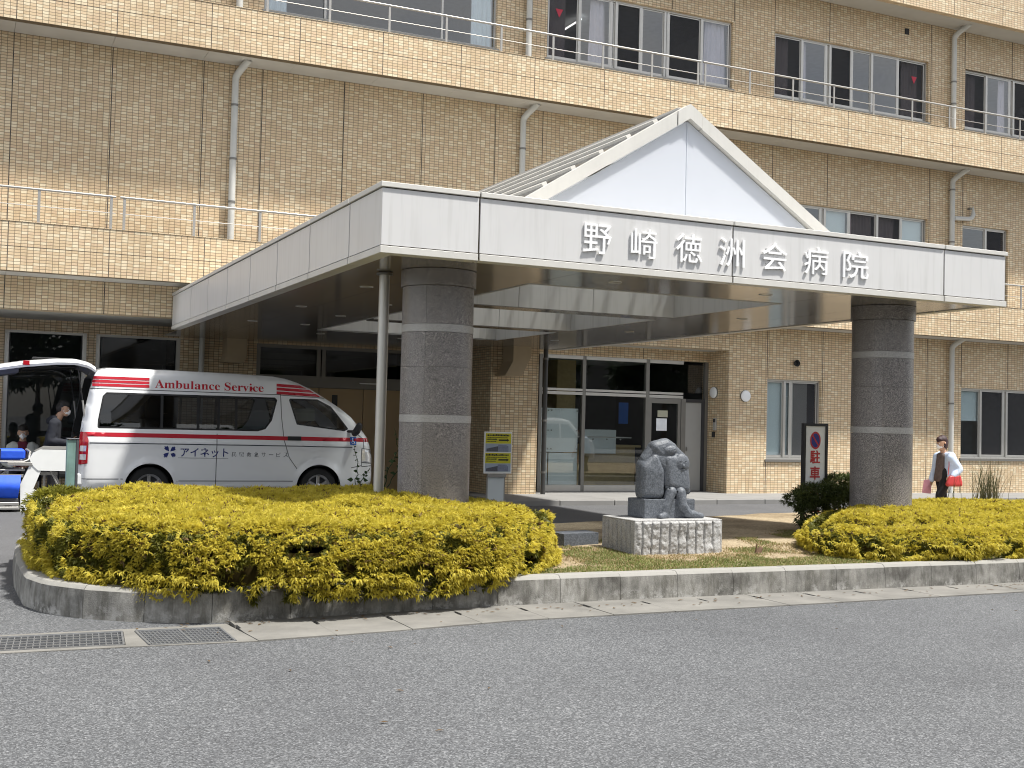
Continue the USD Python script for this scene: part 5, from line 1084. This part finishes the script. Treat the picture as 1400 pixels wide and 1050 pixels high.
for c in (1.11, 4.0): obj('wheel_well', [bx(c - .46, c + .46, -.60, .60, .28, .80), ], 'rubber', A)
obj('rear_bumper', bx(-.06, .12, -.88, .88, .36, .56, .03), 'white_paint', A)
for sg in (-1, 1):
    obj('rear_pillar', [bx(.06, .20, sg * .80 - .03, sg * .80 + .03, .56, 1.20), trimesh.convex.convex_hull(V([(d0 + dx, sg * (.80 if z < 1.3 else .68) + dy, z) for z, d0 in ((1.201, 0.02), (2.15, .18)) for dx in (0, .12) for dy in (-.03, .03)]))], 'black_plastic', A)
# lettering on the near side
def decal(shape, name, m): obj(name, van.patch(shape, 0.0022, -1, .06), m, A)
g = glyphs(boldmath('Ambulance Service'), 0.155, 'NotoSansMath-Regular.woff2'); sc = 1.83 / g.bounds[2]
for part_ in [affinity.translate(affinity.scale(g, sc, .92, origin=(0, 0)), 1.16, 1.992)]: decal(affinity.rotate(part_, -0.35, origin=(1.16, 1.992)), 'red_lettering', 'red_vinyl')
g = glyphs('アイネット', 0.155, stroke=1); decal(place(g, 1.60, .845, .80 / g.bounds[2]), 'navy_lettering', 'navy_vinyl')
decal(sbox(1.56, .825, 2.40, .831), 'underline', 'grey_vinyl')
x = 2.46
for ch in '民間救急サービス':
    g = glyphs(ch, .075 if ch != 'ー' else .012); g = place(g, x, .86 if ch != 'ー' else .892, .075 / g.bounds[2]); decal(g, 'grey_lettering', 'grey_vinyl'); x += .128
pet = []
for a in (42, 128, 222, 322):
    q = Polygon([(.012, 0), (.06, .050), (.095, .058), (.088, .030), (.118, .022), (.100, .0), (.118, -.022), (.088, -.030), (.095, -.058), (.06, -.050)]); pet.append(affinity.rotate(affinity.scale(q, 1.12, .62, origin=(0, 0)), a, origin=(0, 0)))
decal(affinity.translate(union_all(pet), 1.42, .925), 'flower_emblem', 'navy_vinyl')
decal(sbox(4.56, 1.09, 4.68, 1.23), 'access_sticker', 'blue_vinyl')
wc = union_all([Point(4.61, 1.205).buffer(.011), LineString([(4.61, 1.19), (4.615, 1.15), (4.64, 1.148), (4.655, 1.115)]).buffer(.006), Point(4.62, 1.135).buffer(.03).difference(Point(4.62, 1.135).buffer(.021)).difference(sbox(4.62, 1.14, 4.68, 1.2))])
obj('access_symbol', van.patch(wc, 0.0034, -1, .03), 'letter_white', A)
# raised tailgate with its glass and struts
def gate(x): return np.interp(x, [-1.75, -1.3, -.9, -.4, -.1, .12, .22], [2.20, 2.27, 2.345, 2.405, 2.415, 2.37, 2.30])
gx = np.linspace(-1.75, .22, 30); top_ = gate(gx) + .0; rows = []
sec = [(-.84, -.09), (-.86, -.05), (-.84, -.01), (-.74, .012), (-.4, .03), (0, .035), (.4, .03), (.74, .012), (.84, -.01), (.86, -.05), (.84, -.09)]
vv = V([[(x, yq * (1 - .10 * np.clip((x + .3) / .5, 0, 1)), z + dz) for yq, dz in sec] for x, z in zip(gx, top_)]).reshape(-1, 3); n = len(sec); f = []
for i in range(29):
    for j in range(n): k = (j + 1) % n; f += [[i * n + j, i * n + k, (i + 1) * n + k], [i * n + j, (i + 1) * n + k, (i + 1) * n + j]]
gm = trimesh.Trimesh(vv, f, process=False); gm.invert() if gm.volume < 0 else None
tg_ = obj('tailgate', gm, 'white_paint', A, smooth=50)
obj('tailgate_glass', trimesh.convex.convex_hull(V([(-.9, s_ * .62, gate(-.9) - .10) for s_ in (-1, 1)] + [(-.05, s_ * .62, gate(-.05) - .10) for s_ in (-1, 1)] + [(-.9, s_ * .62, gate(-.9) - .115) for s_ in (-1, 1)] + [(-.05, s_ * .62, gate(-.05) - .115) for s_ in (-1, 1)])), 'black_plastic', tg_)
obj('inner_trim', trimesh.convex.convex_hull(V([(-1.7, s_ * .75, gate(-1.7) - .092) for s_ in (-1, 1)] + [(-.95, s_ * .75, gate(-.95) - .092) for s_ in (-1, 1)] + [(-1.7, s_ * .6, gate(-1.7) - .17) for s_ in (-1, 1)] + [(-.95, s_ * .6, gate(-.95) - .16) for s_ in (-1, 1)])), 'van_inside', tg_)
obj('side_marker', bx(-.90, -.80, -.872, -.845, 2.29, 2.36, .005), 'tail_red', tg_)
for s_ in (-1, 1):
    st_ = obj('gas_strut', [tube([(.10, s_ * .78, 1.25), (.03, s_ * .78, 1.75)], .016, 10)], 'steel', A)
    obj('piston', tube([(.03, s_ * .78, 1.75), (-.06, s_ * .76, 2.30)], .009, 8), 'black_plastic', st_)
obj('high_lamp', bx(-.72, -.30, -.15, .15, 2.44, 2.455, .004), 'black_plastic', tg_)

# ------------------------------------------------------------------ stretcher, barrier
t = thing('stretcher', 'wheeled stretcher with blue mattress and blue under bag, at the left edge', 'stretcher')
yc = 20.1
obj('mattress', bx(-.7, 1.0, yc - .28, yc + .28, .80, .96, .03), 'blue_canvas', t); obj('backrest', bx(-.5, -.1, yc - .26, yc + .26, .97, 1.05, .03), 'blue_canvas', t)
obj('mattress_band', [bx(x, x + .10, yc - .285, yc + .285, .79, .965, .005) for x in (.55,)], 'hoodie', t)
obj('top_frame', [tube([(-.8, yc - s_ * .31, .77), (.98, yc - s_ * .31, .77), (1.05, yc - s_ * .28, .80), (1.07, yc - s_ * .22, .92), (1.03, yc - s_ * .1, .95)], .017, 10) for s_ in (-1, 1)] + [bx(x, x + .35, yc - .33, yc - .30, .71, .76, .004) for x in (.25, .75)], 'steel', t, smooth=40)
obj('lower_frame', [tube([(-.8, yc - s_ * .28, z), (1.0, yc - s_ * .28, z)], .016, 10) for s_ in (-1, 1) for z in (.64,)] + [bx(.55, .98, yc - .30, yc - .29, .53, .58)], 'steel', t, smooth=40)
cy = np.linspace(0, 1, 12); cl_ = []
for u in np.linspace(0, 1, 14):
    for vv_ in cy: cl_.append((-.6 + 1.55 * u - .04 * vv_, yc - .30 - .09 * math.sin(math.pi * vv_) * (1 + .25 * math.sin(9 * u)), .56 - .36 * vv_ - .02 * math.sin(math.pi * u * 2) * vv_))
ff = [];
for i in range(13):
    for j in range(11): a_i = i * 12 + j; ff += [[a_i, a_i + 1, a_i + 13], [a_i, a_i + 13, a_i + 12]]
obj('under_bag', trimesh.Trimesh(V(cl_), V(ff), process=False), 'blue_canvas', t, smooth=True)
obj('base_frame', [bx(-.75, .93, yc - .36, yc - .30, .10, .155, .01), bx(-.75, .93, yc - .36, yc - .30, .035, .085, .01), bx(-.75, .93, yc + .28, yc + .33, .09, .15, .01)] + [tube([(.75, yc - .2, .12), (.2, yc - .26, .64)], .014, 8), tube([(.2, yc - .2, .12), (.75, yc - .26, .64)], .014, 8)], 'steel', t)
obj('mat', bx(-.7, .92, yc - .34, yc + .3, .158, .21, .01), 'van_trim', t)
for x in (-.65, .8):
    for s_ in (-1, 1): obj('wheel', lathe([(0, -.015), (.04, -.015), (.05, -.01), (.05, .01), (.04, .015), (0, .015)], 0, 0, 0, 20).apply_transform(trimesh.transformations.rotation_matrix(math.pi / 2, [1, 0, 0])).apply_translation([x, yc + s_ * .26, .05]), 'rubber', t)
t = thing('barrier', 'white moulded barrier with a rounded arm on a bent leg, beside the stretcher', 'barrier')
yb = 19.78
arm = Polygon([(1.14, .72), (1.20, .665), (1.72, .655), (1.72, .93), (1.22, .935), (1.13, .89), (1.09, .81)]).buffer(.03)
obj('arm', wall_xz(arm.simplify(.004), yb, .12), 'white_plastic', t, smooth=30); obj('arm_top', wall_xz(Polygon([(1.16, .93), (1.24, .972), (1.72, .968), (1.72, 1.01), (1.26, 1.015), (1.12, .94)]), yb + .005, .11), 'aluminium', t)
obj('leg', wall_xz(Polygon([(1.09, .74), (1.23, .66), (1.12, .36), (1.07, .02), (.965, .0), (.95, .42)]).buffer(.01), yb + .01, .10), 'white_plastic', t, smooth=30)
obj('foot_panel', wall_xz(Polygon([(1.07, .02), (1.115, .36), (1.34, .22), (1.34, .0)]), yb + .02, .08), 'white_plastic', t)
obj('brace', [tube([(1.36, yb + .05, .66), (1.56, yb + .05, .25)], .013, 8), tube([(1.40, yb + .2, .66), (1.60, yb + .2, .25)], .013, 8), bx(1.16, 1.48, yb + .13, yb + .16, .56, .61), tube([(1.29, yb + .15, .56), (1.29, yb + .15, .05)], .018, 10)], 'steel', t)

# ------------------------------------------------------------------ people
def limb(*pr): return hull_chain(list(pr))
def hand(c, d, r_, grip=0.6, n_=None):
    """A palm and five bent fingers; d the way the hand points, r_ the side the thumb leaves from."""
    d = V(d, dtype=float); d /= np.linalg.norm(d); r_ = V(r_, dtype=float); r_ -= d * (r_ @ d); r_ /= np.linalg.norm(r_); nrm = np.cross(d, r_); c = V(c, dtype=float)
    ms = [m3.Manifold.batch_hull([m3.Manifold.sphere(.013, 12).translate(tuple(c + d * a + r_ * b)) for a in (0.0, .075) for b in (-.026, .026)])]
    for k, (b, ln) in enumerate(((-.030, .060), (-.010, .076), (.011, .080), (.031, .072))):
        k0 = c + d * .078 + r_ * b * 1.05; k1 = k0 + (d * math.cos(grip) + nrm * math.sin(grip)) * ln * .48; k2 = k1 + (d * math.cos(grip * 2.1) + nrm * math.sin(grip * 2.1)) * ln * .34; k3 = k2 + (d * math.cos(grip * 2.8) + nrm * math.sin(grip * 2.8)) * ln * .26
        ms += hull_chain([(k0, .0092), (k1, .0085), (k2, .008), (k3, .007)])
    t0 = c + d * .018 + r_ * .030; t1 = t0 + (d * .6 + r_ * .75 + nrm * .25) * .036; t2 = t1 + (d * .85 + r_ * .25 + nrm * .45) * .030; ms += hull_chain([(t0, .0115), (t1, .010), (t2, .0085)])
    return ms
def head_parts(c, f, parent, hair, mask=True, hairlen=0.0, bald=0.0):
    """Head with face looking along f; eyes at half height, nose, ears, hair, mask."""
    c = V(c, dtype=float); f = V(f, dtype=float); f /= np.linalg.norm(f); s = np.cross(f, [0, 0, 1.0]); s /= np.linalg.norm(s); u = np.cross(s, f)
    sk = [hull_of([(c + u * .045 - f * .015, .082), (c + u * .02 + f * .01, .078), (c - u * .075 + f * .045, .045), (c - u * .03 + f * .03, .066)]), ell(c, (.01, .01, .01))]
    sk += hull_chain([(c - u * .005 + f * .092, .009), (c - u * .035 + f * .108, .013)])                                      # nose
    for q in (-1, 1): sk.append(hull_of([(c + s * q * .078 - f * .012 + u * .012, .014), (c + s * q * .080 - f * .014 - u * .028, .010)])) # ears
    sk += hull_chain([(c - u * .082 + f * .07, .012), (c - u * .082 + f * .085, .009)])
    hr = [hull_of([(c + u * .062 - f * .022, .086), (c + u * .02 - f * .05, .074), (c + u * .07 + f * (.035 - bald), .062)])]
    if hairlen: hr.append(hull_of([(c + u * .03 - f * .05, .075), (c - u * hairlen - f * .055, .055), (c - u * .02 + s * .062 - f * .02, .032), (c - u * .02 - s * .062 - f * .02, .032)])); hr.append(hull_of([(c + u * .075 + f * .05 + s * .035, .03), (c + u * .075 + f * .05 - s * .035, .03), (c + u * .055 + f * .075, .022)]))
    else: hr.append(hull_of([(c - u * .01 - f * .062, .055), (c + u * .03 - f * .04, .076)]))
    hm = soft(union(hr), .018, 4); hm.vertices += hm.vertex_normals * (.010 * (meshkit.fbm(hm.vertices * 60, 3, 3) - .4))[:, None]
    obj('hair', hm, hair, parent, smooth=True)
    obj('eye', [trimesh.creation.icosphere(2, .0115).apply_translation(c + s * q * .031 + f * .080 + u * .004) for q in (-1, 1)], 'lens_white', parent); obj('iris', [trimesh.creation.icosphere(1, .006).apply_translation(c + s * q * .031 + f * .0895 + u * .004) for q in (-1, 1)], 'black_plastic', parent)
    if mask:
        mk = hull_of([(c - u * .025 + f * .095, .022), (c - u * .06 + f * .088, .028), (c - u * .055 + f * .05 + s * .040, .020), (c - u * .055 + f * .05 - s * .040, .020), (c - u * .095 + f * .06, .022)])
        obj('face_mask', soft(mk, .015, 3), 'mask_white', parent, smooth=True); obj('mask_loop', [tube([c - u * dz + f * .05 + s * q * .055, c + s * q * .082 - f * .016 - u * .012], .0018, 6) for q in (-1, 1) for dz in (.035, .075)], 'mask_white', parent)
    return sk
def finish(p, skin, clothes):
    obj('body', soft(union(skin), .016, 5), 'skin', p, smooth=True)
    for nme, ms, m, *amp in clothes:
        c = soft(union(ms), .022, 5); c.vertices += c.vertex_normals * ((amp[0] if amp else .014) * (meshkit.fbm(c.vertices * 13, 4, 4) - .45))[:, None]; obj(nme, c, m, p, smooth=True)
def shoe(a, f, parent, m='shoe'):
    a = V(a, dtype=float); f = V(f, dtype=float); f /= np.linalg.norm(f); obj('shoe', soft(hull_of([(a + V([0, 0, .045]) - f * .04, .045), (a + V([0, 0, .032]) + f * .09, .034), (a + V([0, 0, .024]) + f * .16, .024)]), .025, 2), m, parent, smooth=True)

# woman walking towards the door, right of the right column
p = thing('person', 'masked person in pale blue jacket with a red bag, walking beside the right hedge', 'person', loc=(16.12, 16.1, 0))
f = V([-.97, .10, 0]); f /= np.linalg.norm(f); s = V([f[1], -f[0], 0]) * -1       # s: the left hand side seen from the figure
HP = lambda a, b, z: V([0, 0, z]) + f * a + s * b
sk = head_parts(HP(.05, 0, 1.375), f * .97 + V([0, 0, -.12]), p, 'hair_maroon', True, hairlen=.06)
sk += limb((HP(.03, 0, 1.30), .048), (HP(0, 0, 1.16), .06)); sk += [hull_of([(HP(-.03, .10, 1.14), .05), (HP(-.03, -.10, 1.14), .05), (HP(-.02, .07, .86), .08), (HP(-.02, -.07, .86), .08)])]
for q in (-1, 1):
    fw_ = .10 * q; sk += limb((HP(0, .08 * q, .80), .075), (HP(.05 + fw_, .085 * q, .45), .05), (HP(fw_ * 1.5, .085 * q, .09), .035)); shoe(HP(fw_ * 1.5, .085 * q, 0), f, p)
LA = [(HP(-.02, .17, 1.12), .045), (HP(-.13, .235, .92), .036), (HP(.0, .25, .80), .028)]; RA = [(HP(0, -.165, 1.13), .045), (HP(.0, -.21, .90), .036), (HP(.10, -.20, .72), .028)]
sk += limb(*LA) + limb(*RA); sk += hand(HP(.02, .245, .79), f * .9 + V([0, 0, -.2]), s * -1, .9); sk += hand(HP(.105, -.20, .70), f * .35 + V([0, 0, -.95]), f, .8)
jk = [hull_of([(HP(-.03, .15, 1.15), .08), (HP(-.03, -.15, 1.15), .08), (HP(-.07, .15, .78), .125), (HP(-.07, -.15, .78), .125)])] + limb((LA[0][0], .085), (LA[1][0], .078), (LA[2][0], .055)) + limb((RA[0][0], .085), (RA[1][0], .078), (RA[2][0], .055))
top = [hull_of([(HP(.05, .04, 1.16), .045), (HP(.05, -.06, 1.16), .045), (HP(.075, .03, .74), .06), (HP(.075, -.08, .74), .06), (HP(.06, -.02, 1.0), .06)])]
tr_ = [hull_of([(HP(0, .07, .86), .10), (HP(0, -.07, .86), .10), (HP(0, .08, .74), .10), (HP(0, -.08, .74), .10)])]
for q in (-1, 1): fw_ = .10 * q; tr_ += limb((HP(0, .08 * q, .76), .098), (HP(.05 + fw_, .085 * q, .45), .075), (HP(fw_ * 1.5, .085 * q, .08), .058))
finish(p, sk, [('jacket', jk, 'pale_jacket'), ('top', top, 'brown_top'), ('trousers', tr_, 'trouser', .008)])
bg = thing('shoulder_bag', 'red leather shoulder bag held at the walking person\'s hip', 'bag', loc=(16.12, 16.1, 0))
bag = hull_of([(HP(.08, .27, .78), .03), (HP(-.11, .28, .79), .03), (HP(.13, .27, .66), .042), (HP(-.12, .29, .66), .042)]); obj('bag_body', soft(bag, .03, 3), 'red_leather', bg, smooth=True)
obj('strap', [tube([HP(.10, .24, .82), HP(.05, .20, 1.0), HP(.02, .16, 1.215), HP(-.05, .12, 1.22), HP(-.08, .22, 1.0), HP(-.12, .25, .84)], .007, 6)], 'red_leather', bg)
pp = thing('pink_paper', 'sheet of pink paper held in the walking person\'s lowered hand', 'paper', loc=(16.12, 16.1, 0)); q0 = HP(.15, -.20, .70)
sheet = trimesh.Trimesh(V([q0 + f * -.06 + V([0, 0, .03]), q0 + f * .12 + V([0, 0, .01]), q0 + f * .16 + V([0, 0, -.22]), q0 + f * -.03 + V([0, 0, -.24]), q0 + f * .05 + s * .02 + V([0, 0, -.1])]), [[0, 4, 1], [1, 4, 2], [2, 4, 3], [3, 4, 0]], process=False); obj('sheet', sheet, 'pink_paper', pp); obj('sheet', sheet.copy().apply_translation(s * .004), 'pink_paper', pp)

# man in a dark hoodie working at the open back of the ambulance
p = thing('person', 'masked person in a dark hooded top standing at the open back of the ambulance', 'person', loc=(1.50, 21.0, 0))
f = V([.95, -.18, 0]); f /= np.linalg.norm(f); s = V([-f[1], f[0], 0])
sk = head_parts(HP(.12, 0, 1.60), f * .96 + V([0, 0, -.10]), p, 'hair_black', True)
sk += limb((HP(.08, 0, 1.52), .055), (HP(.0, 0, 1.38), .07)); sk += [hull_of([(HP(0, .15, 1.34), .07), (HP(0, -.15, 1.34), .07), (HP(-.06, .10, .98), .10), (HP(-.06, -.10, .98), .10)])]
for q in (-1, 1): sk += limb((HP(-.06, .09 * q, .92), .085), (HP(.0, .1 * q, .50), .055), (HP(-.03, .1 * q, .09), .04)); shoe(HP(-.03, .1 * q, 0), f, p)
LA = [(HP(0, .20, 1.34), .05), (HP(-.02, .25, 1.06), .042), (HP(.24, .20, 1.08), .032)]; RA = [(HP(0, -.20, 1.34), .05), (HP(-.04, -.25, 1.07), .042), (HP(.22, -.22, 1.05), .032)]
sk += limb(*LA) + limb(*RA) + hand(HP(.25, .20, 1.08), f, V([0, 0, 1.0]), .5) + hand(HP(.23, -.22, 1.05), f, V([0, 0, 1.0]), .5)
jk = [hull_of([(HP(.01, .17, 1.36), .088), (HP(.01, -.17, 1.36), .088), (HP(-.05, .12, .93), .125), (HP(-.05, -.12, .93), .125)]), hull_of([(HP(-.02, .06, 1.45), .05), (HP(-.02, -.06, 1.45), .05), (HP(-.09, 0, 1.40), .06)])] + limb((LA[0][0], .078), (LA[1][0], .066), (LA[2][0], .05)) + limb((RA[0][0], .078), (RA[1][0], .066), (RA[2][0], .05))
tr_ = [hull_of([(HP(-.06, .08, .98), .11), (HP(-.06, -.08, .98), .11), (HP(-.06, .09, .86), .11), (HP(-.06, -.09, .86), .11)])]
for q in (-1, 1): tr_ += limb((HP(-.06, .09 * q, .90), .105), (HP(.0, .1 * q, .50), .08), (HP(-.03, .1 * q, .09), .065))
finish(p, sk, [('hoodie', jk, 'hoodie', .02), ('trousers', tr_, 'trouser', .01)])

# seated person behind the stretcher, in a wheelchair
p = thing('person', 'seated person in open cream jacket and dark red shirt, behind the stretcher', 'person', loc=(1.08, 22.4, 0))
f = V([-.10, -1.0, 0]); f /= np.linalg.norm(f); s = V([-f[1], f[0], 0])
sk = head_parts(HP(.04, 0, 1.17), f, p, 'hair_black', True); sk += limb((HP(.02, 0, 1.09), .05), (HP(0, 0, .97), .065)); sk += [hull_of([(HP(0, .14, .92), .065), (HP(0, -.14, .92), .065), (HP(0, .11, .52), .10), (HP(0, -.11, .52), .10)])]
for q in (-1, 1): sk += limb((HP(.02, .10 * q, .50), .08), (HP(.42, .11 * q, .50), .058), (HP(.44, .11 * q, .10), .04)); shoe(HP(.44, .11 * q, .0), f, p)
LA = [(HP(0, .19, .92), .048), (HP(.02, .27, .66), .04), (HP(.24, .14, .60), .03)]; RA = [(HP(0, -.19, .92), .048), (HP(.02, -.27, .66), .04), (HP(.24, -.14, .60), .03)]
sk += limb(*LA) + limb(*RA) + hand(HP(.26, .12, .60), f * .8 - s * .5, V([0, 0, 1.0]), .4) + hand(HP(.26, -.12, .60), f * .8 + s * .5, V([0, 0, 1.0]), .4)
jk = []
for q in (-1, 1): jk += [hull_of([(HP(.02, .15 * q, .95), .07), (HP(.03, .09 * q, .92), .065), (HP(.05, .16 * q, .52), .10), (HP(.05, .13 * q, .55), .09)])]
jk += [hull_of([(HP(-.05, .14, .94), .06), (HP(-.05, -.14, .94), .06), (HP(-.04, .14, .55), .09), (HP(-.04, -.14, .55), .09)])] + limb((LA[0][0], .074), (LA[1][0], .066), (LA[2][0], .05)) + limb((RA[0][0], .074), (RA[1][0], .066), (RA[2][0], .05))
sh_ = [hull_of([(HP(.035, .03, .97), .062), (HP(.035, -.03, .97), .062), (HP(.075, .03, .58), .09), (HP(.075, -.03, .58), .09)])]
tr_ = []
for q in (-1, 1): tr_ += limb((HP(-.02, .10 * q, .50), .105), (HP(.42, .11 * q, .50), .078), (HP(.44, .11 * q, .12), .06))
finish(p, sk, [('jacket', jk, 'cream_jacket'), ('shirt', sh_, 'maroon_shirt', .006), ('trousers', tr_, 'trouser', .008)])
w_ = thing('wheelchair', 'wheelchair with dark seat under the person in the cream jacket', 'wheelchair', loc=(1.08, 22.4, 0))
obj('seat', [bx(-.23, .23, -.40, .20, .36, .40, .01)], 'black_plastic', w_); obj('backrest', bx(-.22, .22, .14, .18, .44, .90, .01), 'black_plastic', w_)
obj('frame', [tube([(sx_, .17, .95), (sx_, .17, .35), (sx_, -.45, .34), (sx_, -.52, .10)], .012, 8) for sx_ in (-.25, .25)], 'steel', w_)
for sx_ in (-.30, .30): obj('wheel', trimesh.creation.torus(.28, .016, 32, 8).apply_transform(trimesh.transformations.rotation_matrix(math.pi / 2, [0, 1, 0])).apply_translation([sx_, .08, .297]), 'rubber', w_, smooth=True)

# ------------------------------------------------------------------ what stands across the road (seen in the glass)
MP = [(0.02, .28), (0.0, .6), (.02, 1.0), (.10, 1.55), (.20, 1.72), (.5, 1.78), (1.9, 1.77), (2.25, 1.70), (2.75, 1.15), (3.25, .98), (3.38, .75), (3.40, .45), (3.34, .28)]
mv = Van(MP, .74, .10, [(.62, .29, .33), (2.75, .29, .33)], r=.08, front=2.6, belt=.95, glass_h=.8, plan=.1)
M = thing('parked_van', 'small white boxy van parked across the road, mirrored in the entrance glass', 'van', loc=(18.2, 6.6, 0), rotz=-4)
mw = [Polygon([(.18, 1.05), (.28, 1.55), (1.0, 1.57), (1.0, 1.05)]), Polygon([(1.08, 1.05), (1.08, 1.57), (1.75, 1.57), (1.75, 1.05)]), Polygon([(1.83, 1.05), (1.83, 1.57), (2.15, 1.55), (2.55, 1.10), (2.5, 1.05)])]
for side in (-1, 1):
    p_, tr = fill(mv.poly, .07); yy = mv.y(p_[:, 0], p_[:, 1]); yy = yy if side < 0 else -yy; obj('body_side', trimesh.Trimesh(np.stack([p_[:, 0], yy, p_[:, 1]], 1), tr if side < 0 else tr[:, ::-1], process=False), 'white_paint', M, smooth=True)
    for q in mw: obj('side_window', mv.patch(q, .003, side), 'black_plastic', M, smooth=True)
    for x in (.62, 2.75): wheel(M, x, side * .66, .27, .27, side)
    obj('headlight', mv.patch(Polygon([(3.0, .78), (3.33, .72), (3.25, .92), (3.02, .95)]), .004, side), 'lens_white', M)
obj('roof_shell', mv.strip(lambda x, z: z > .3), 'white_paint', M, smooth=50); obj('windscreen', mv.strip(lambda x, z: 2.28 < x < 2.72 and z > 1.15, off=.004, inset=.05), 'black_plastic', M, smooth=50)
obj('underside', bx(.3, 3.1, -.6, .6, .2, .3), 'van_trim', M)
def tree(loc, h, rad, label, seed):
    r = np.random.default_rng(seed); t = thing('street_tree', label, 'tree', 'trees across the road', loc=loc)
    limbs = [tube([(0, 0, 0), (.05, .02, h * .3), (.0, .08, h * .62)], [.16, .12, .05], 10)]; C_ = []
    for k in range(9):
        a = k * 2.4; z = h * (.35 + .05 * k); e = V([math.cos(a) * rad * r.uniform(.5, .95), math.sin(a) * rad * r.uniform(.5, .95), z + h * .16]); limbs.append(tube([(0, .02, z), tuple((V([0, .02, z]) + e) / 2 + V([0, 0, .1])), tuple(e)], [.05, .035, .012], 7)); C_.append(e)
    C_.append(V([0, 0, h * .9])); obj('trunk', limbs, 'bark', t, smooth=50); B_ = []
    for c in C_: k = 260; u = r.normal(0, 1, (k, 3)); u /= np.linalg.norm(u, axis=1, keepdims=True); B_.append(c + u * r.uniform(.3, 1, (k, 1)) * V([rad * .55, rad * .55, h * .14]))
    b = np.vstack(B_); b = b[meshkit.fbm(b * 2, 3, seed) > .42]; obj('crown', sprays(b, b - V([0, 0, h * .6]), 4, .32, .12, .5, .9, r), 'tree_leaf', t); return t
bk = thing('apartment_row', 'long low dark clad building behind the trees across the road', 'building', loc=(0, -24, 0))
obj('wall', bx(8, 95, -8, 0, 0, 6.5), 'dark_clad', bk); obj('roof_edge', bx(7.8, 95.2, -8.2, .2, 6.501, 6.8), 'house_roof', bk)
for x in np.arange(11, 92, 4.2):
    w2 = obj('window', bx(x, x + 1.9, 0.001, .05, 3.9, 5.2), 'aluminium', bk); obj('pane', bx(x + .06, x + 1.84, .051, .06, 3.96, 5.14), 'black_plastic', w2)
T0 = tree((12.0, -9.0, 0), 6.5, 2.2, 'leafy tree across the road, mirrored behind the parked van', 3)
for k, (x, y, sc_) in enumerate([(19.5, -10.5, 1.15), (27.5, -9.5, .95), (36.0, -11, 1.2), (3.5, -11, 1.0), (-6.5, -10, 1.1), (46, -10, 1.0), (58, -11, 1.2)]):
    copy_of(T0, (x, y, 0), 50 * k, ['taller leafy tree second from the parked van across the road', 'smaller leafy tree across the road opposite the doors', 'tall leafy tree across the road opposite the right windows', 'leafy tree across the road behind the viewpoint', 'leafy tree across the road opposite the ambulance', 'leafy tree far along the road to the right', 'tall leafy tree farthest along the road to the right'][k], (sc_,) * 3)
hs = thing('house', 'low grey house with a ribbed gabled roof across the road, mirrored in the left windows', 'house', loc=(-8, -20, 0))
obj('wall', bx(-9, 9, -5, 4, 0, 5.2), 'house_wall', hs)
rf = obj('roof', [trimesh.convex.convex_hull(V([(-9.6, 4.6, 5.1), (9.6, 4.6, 5.1), (-9.6, -.5, 7.4), (9.6, -.5, 7.4), (-9.6, 4.6, 5.25), (9.6, 4.6, 5.25), (-9.6, -.5, 7.55), (9.6, -.5, 7.55)])), trimesh.convex.convex_hull(V([(-9.6, -5.6, 5.1), (9.6, -5.6, 5.1), (-9.6, -.5, 7.4), (9.6, -.5, 7.4), (-9.6, -5.6, 5.25), (9.6, -5.6, 5.25), (-9.6, -.5, 7.55), (9.6, -.5, 7.55)]))], 'house_roof', hs)
obj('ridge', [bx(x, x + .05, -.6, 4.6, 0, .05).apply_transform(trimesh.transformations.rotation_matrix(-.42, [1, 0, 0])).apply_translation([0, 0, 7.3]) for x in np.arange(-9.4, 9.4, .45)], 'house_roof', rf)
for x in (-6, -1.5, 3): w2 = obj('window', [bx(x, x + 2, 4.0, 4.06, 1.8, 1.86), bx(x, x + 2, 4.0, 4.06, 3.3, 3.36), bx(x, x + .06, 4.0, 4.06, 1.861, 3.299), bx(x + 1.94, x + 2, 4.0, 4.06, 1.861, 3.299)], 'aluminium', hs); obj('pane', bx(x + .061, x + 1.939, 4.01, 4.03, 1.861, 3.299), 'black_plastic', w2)
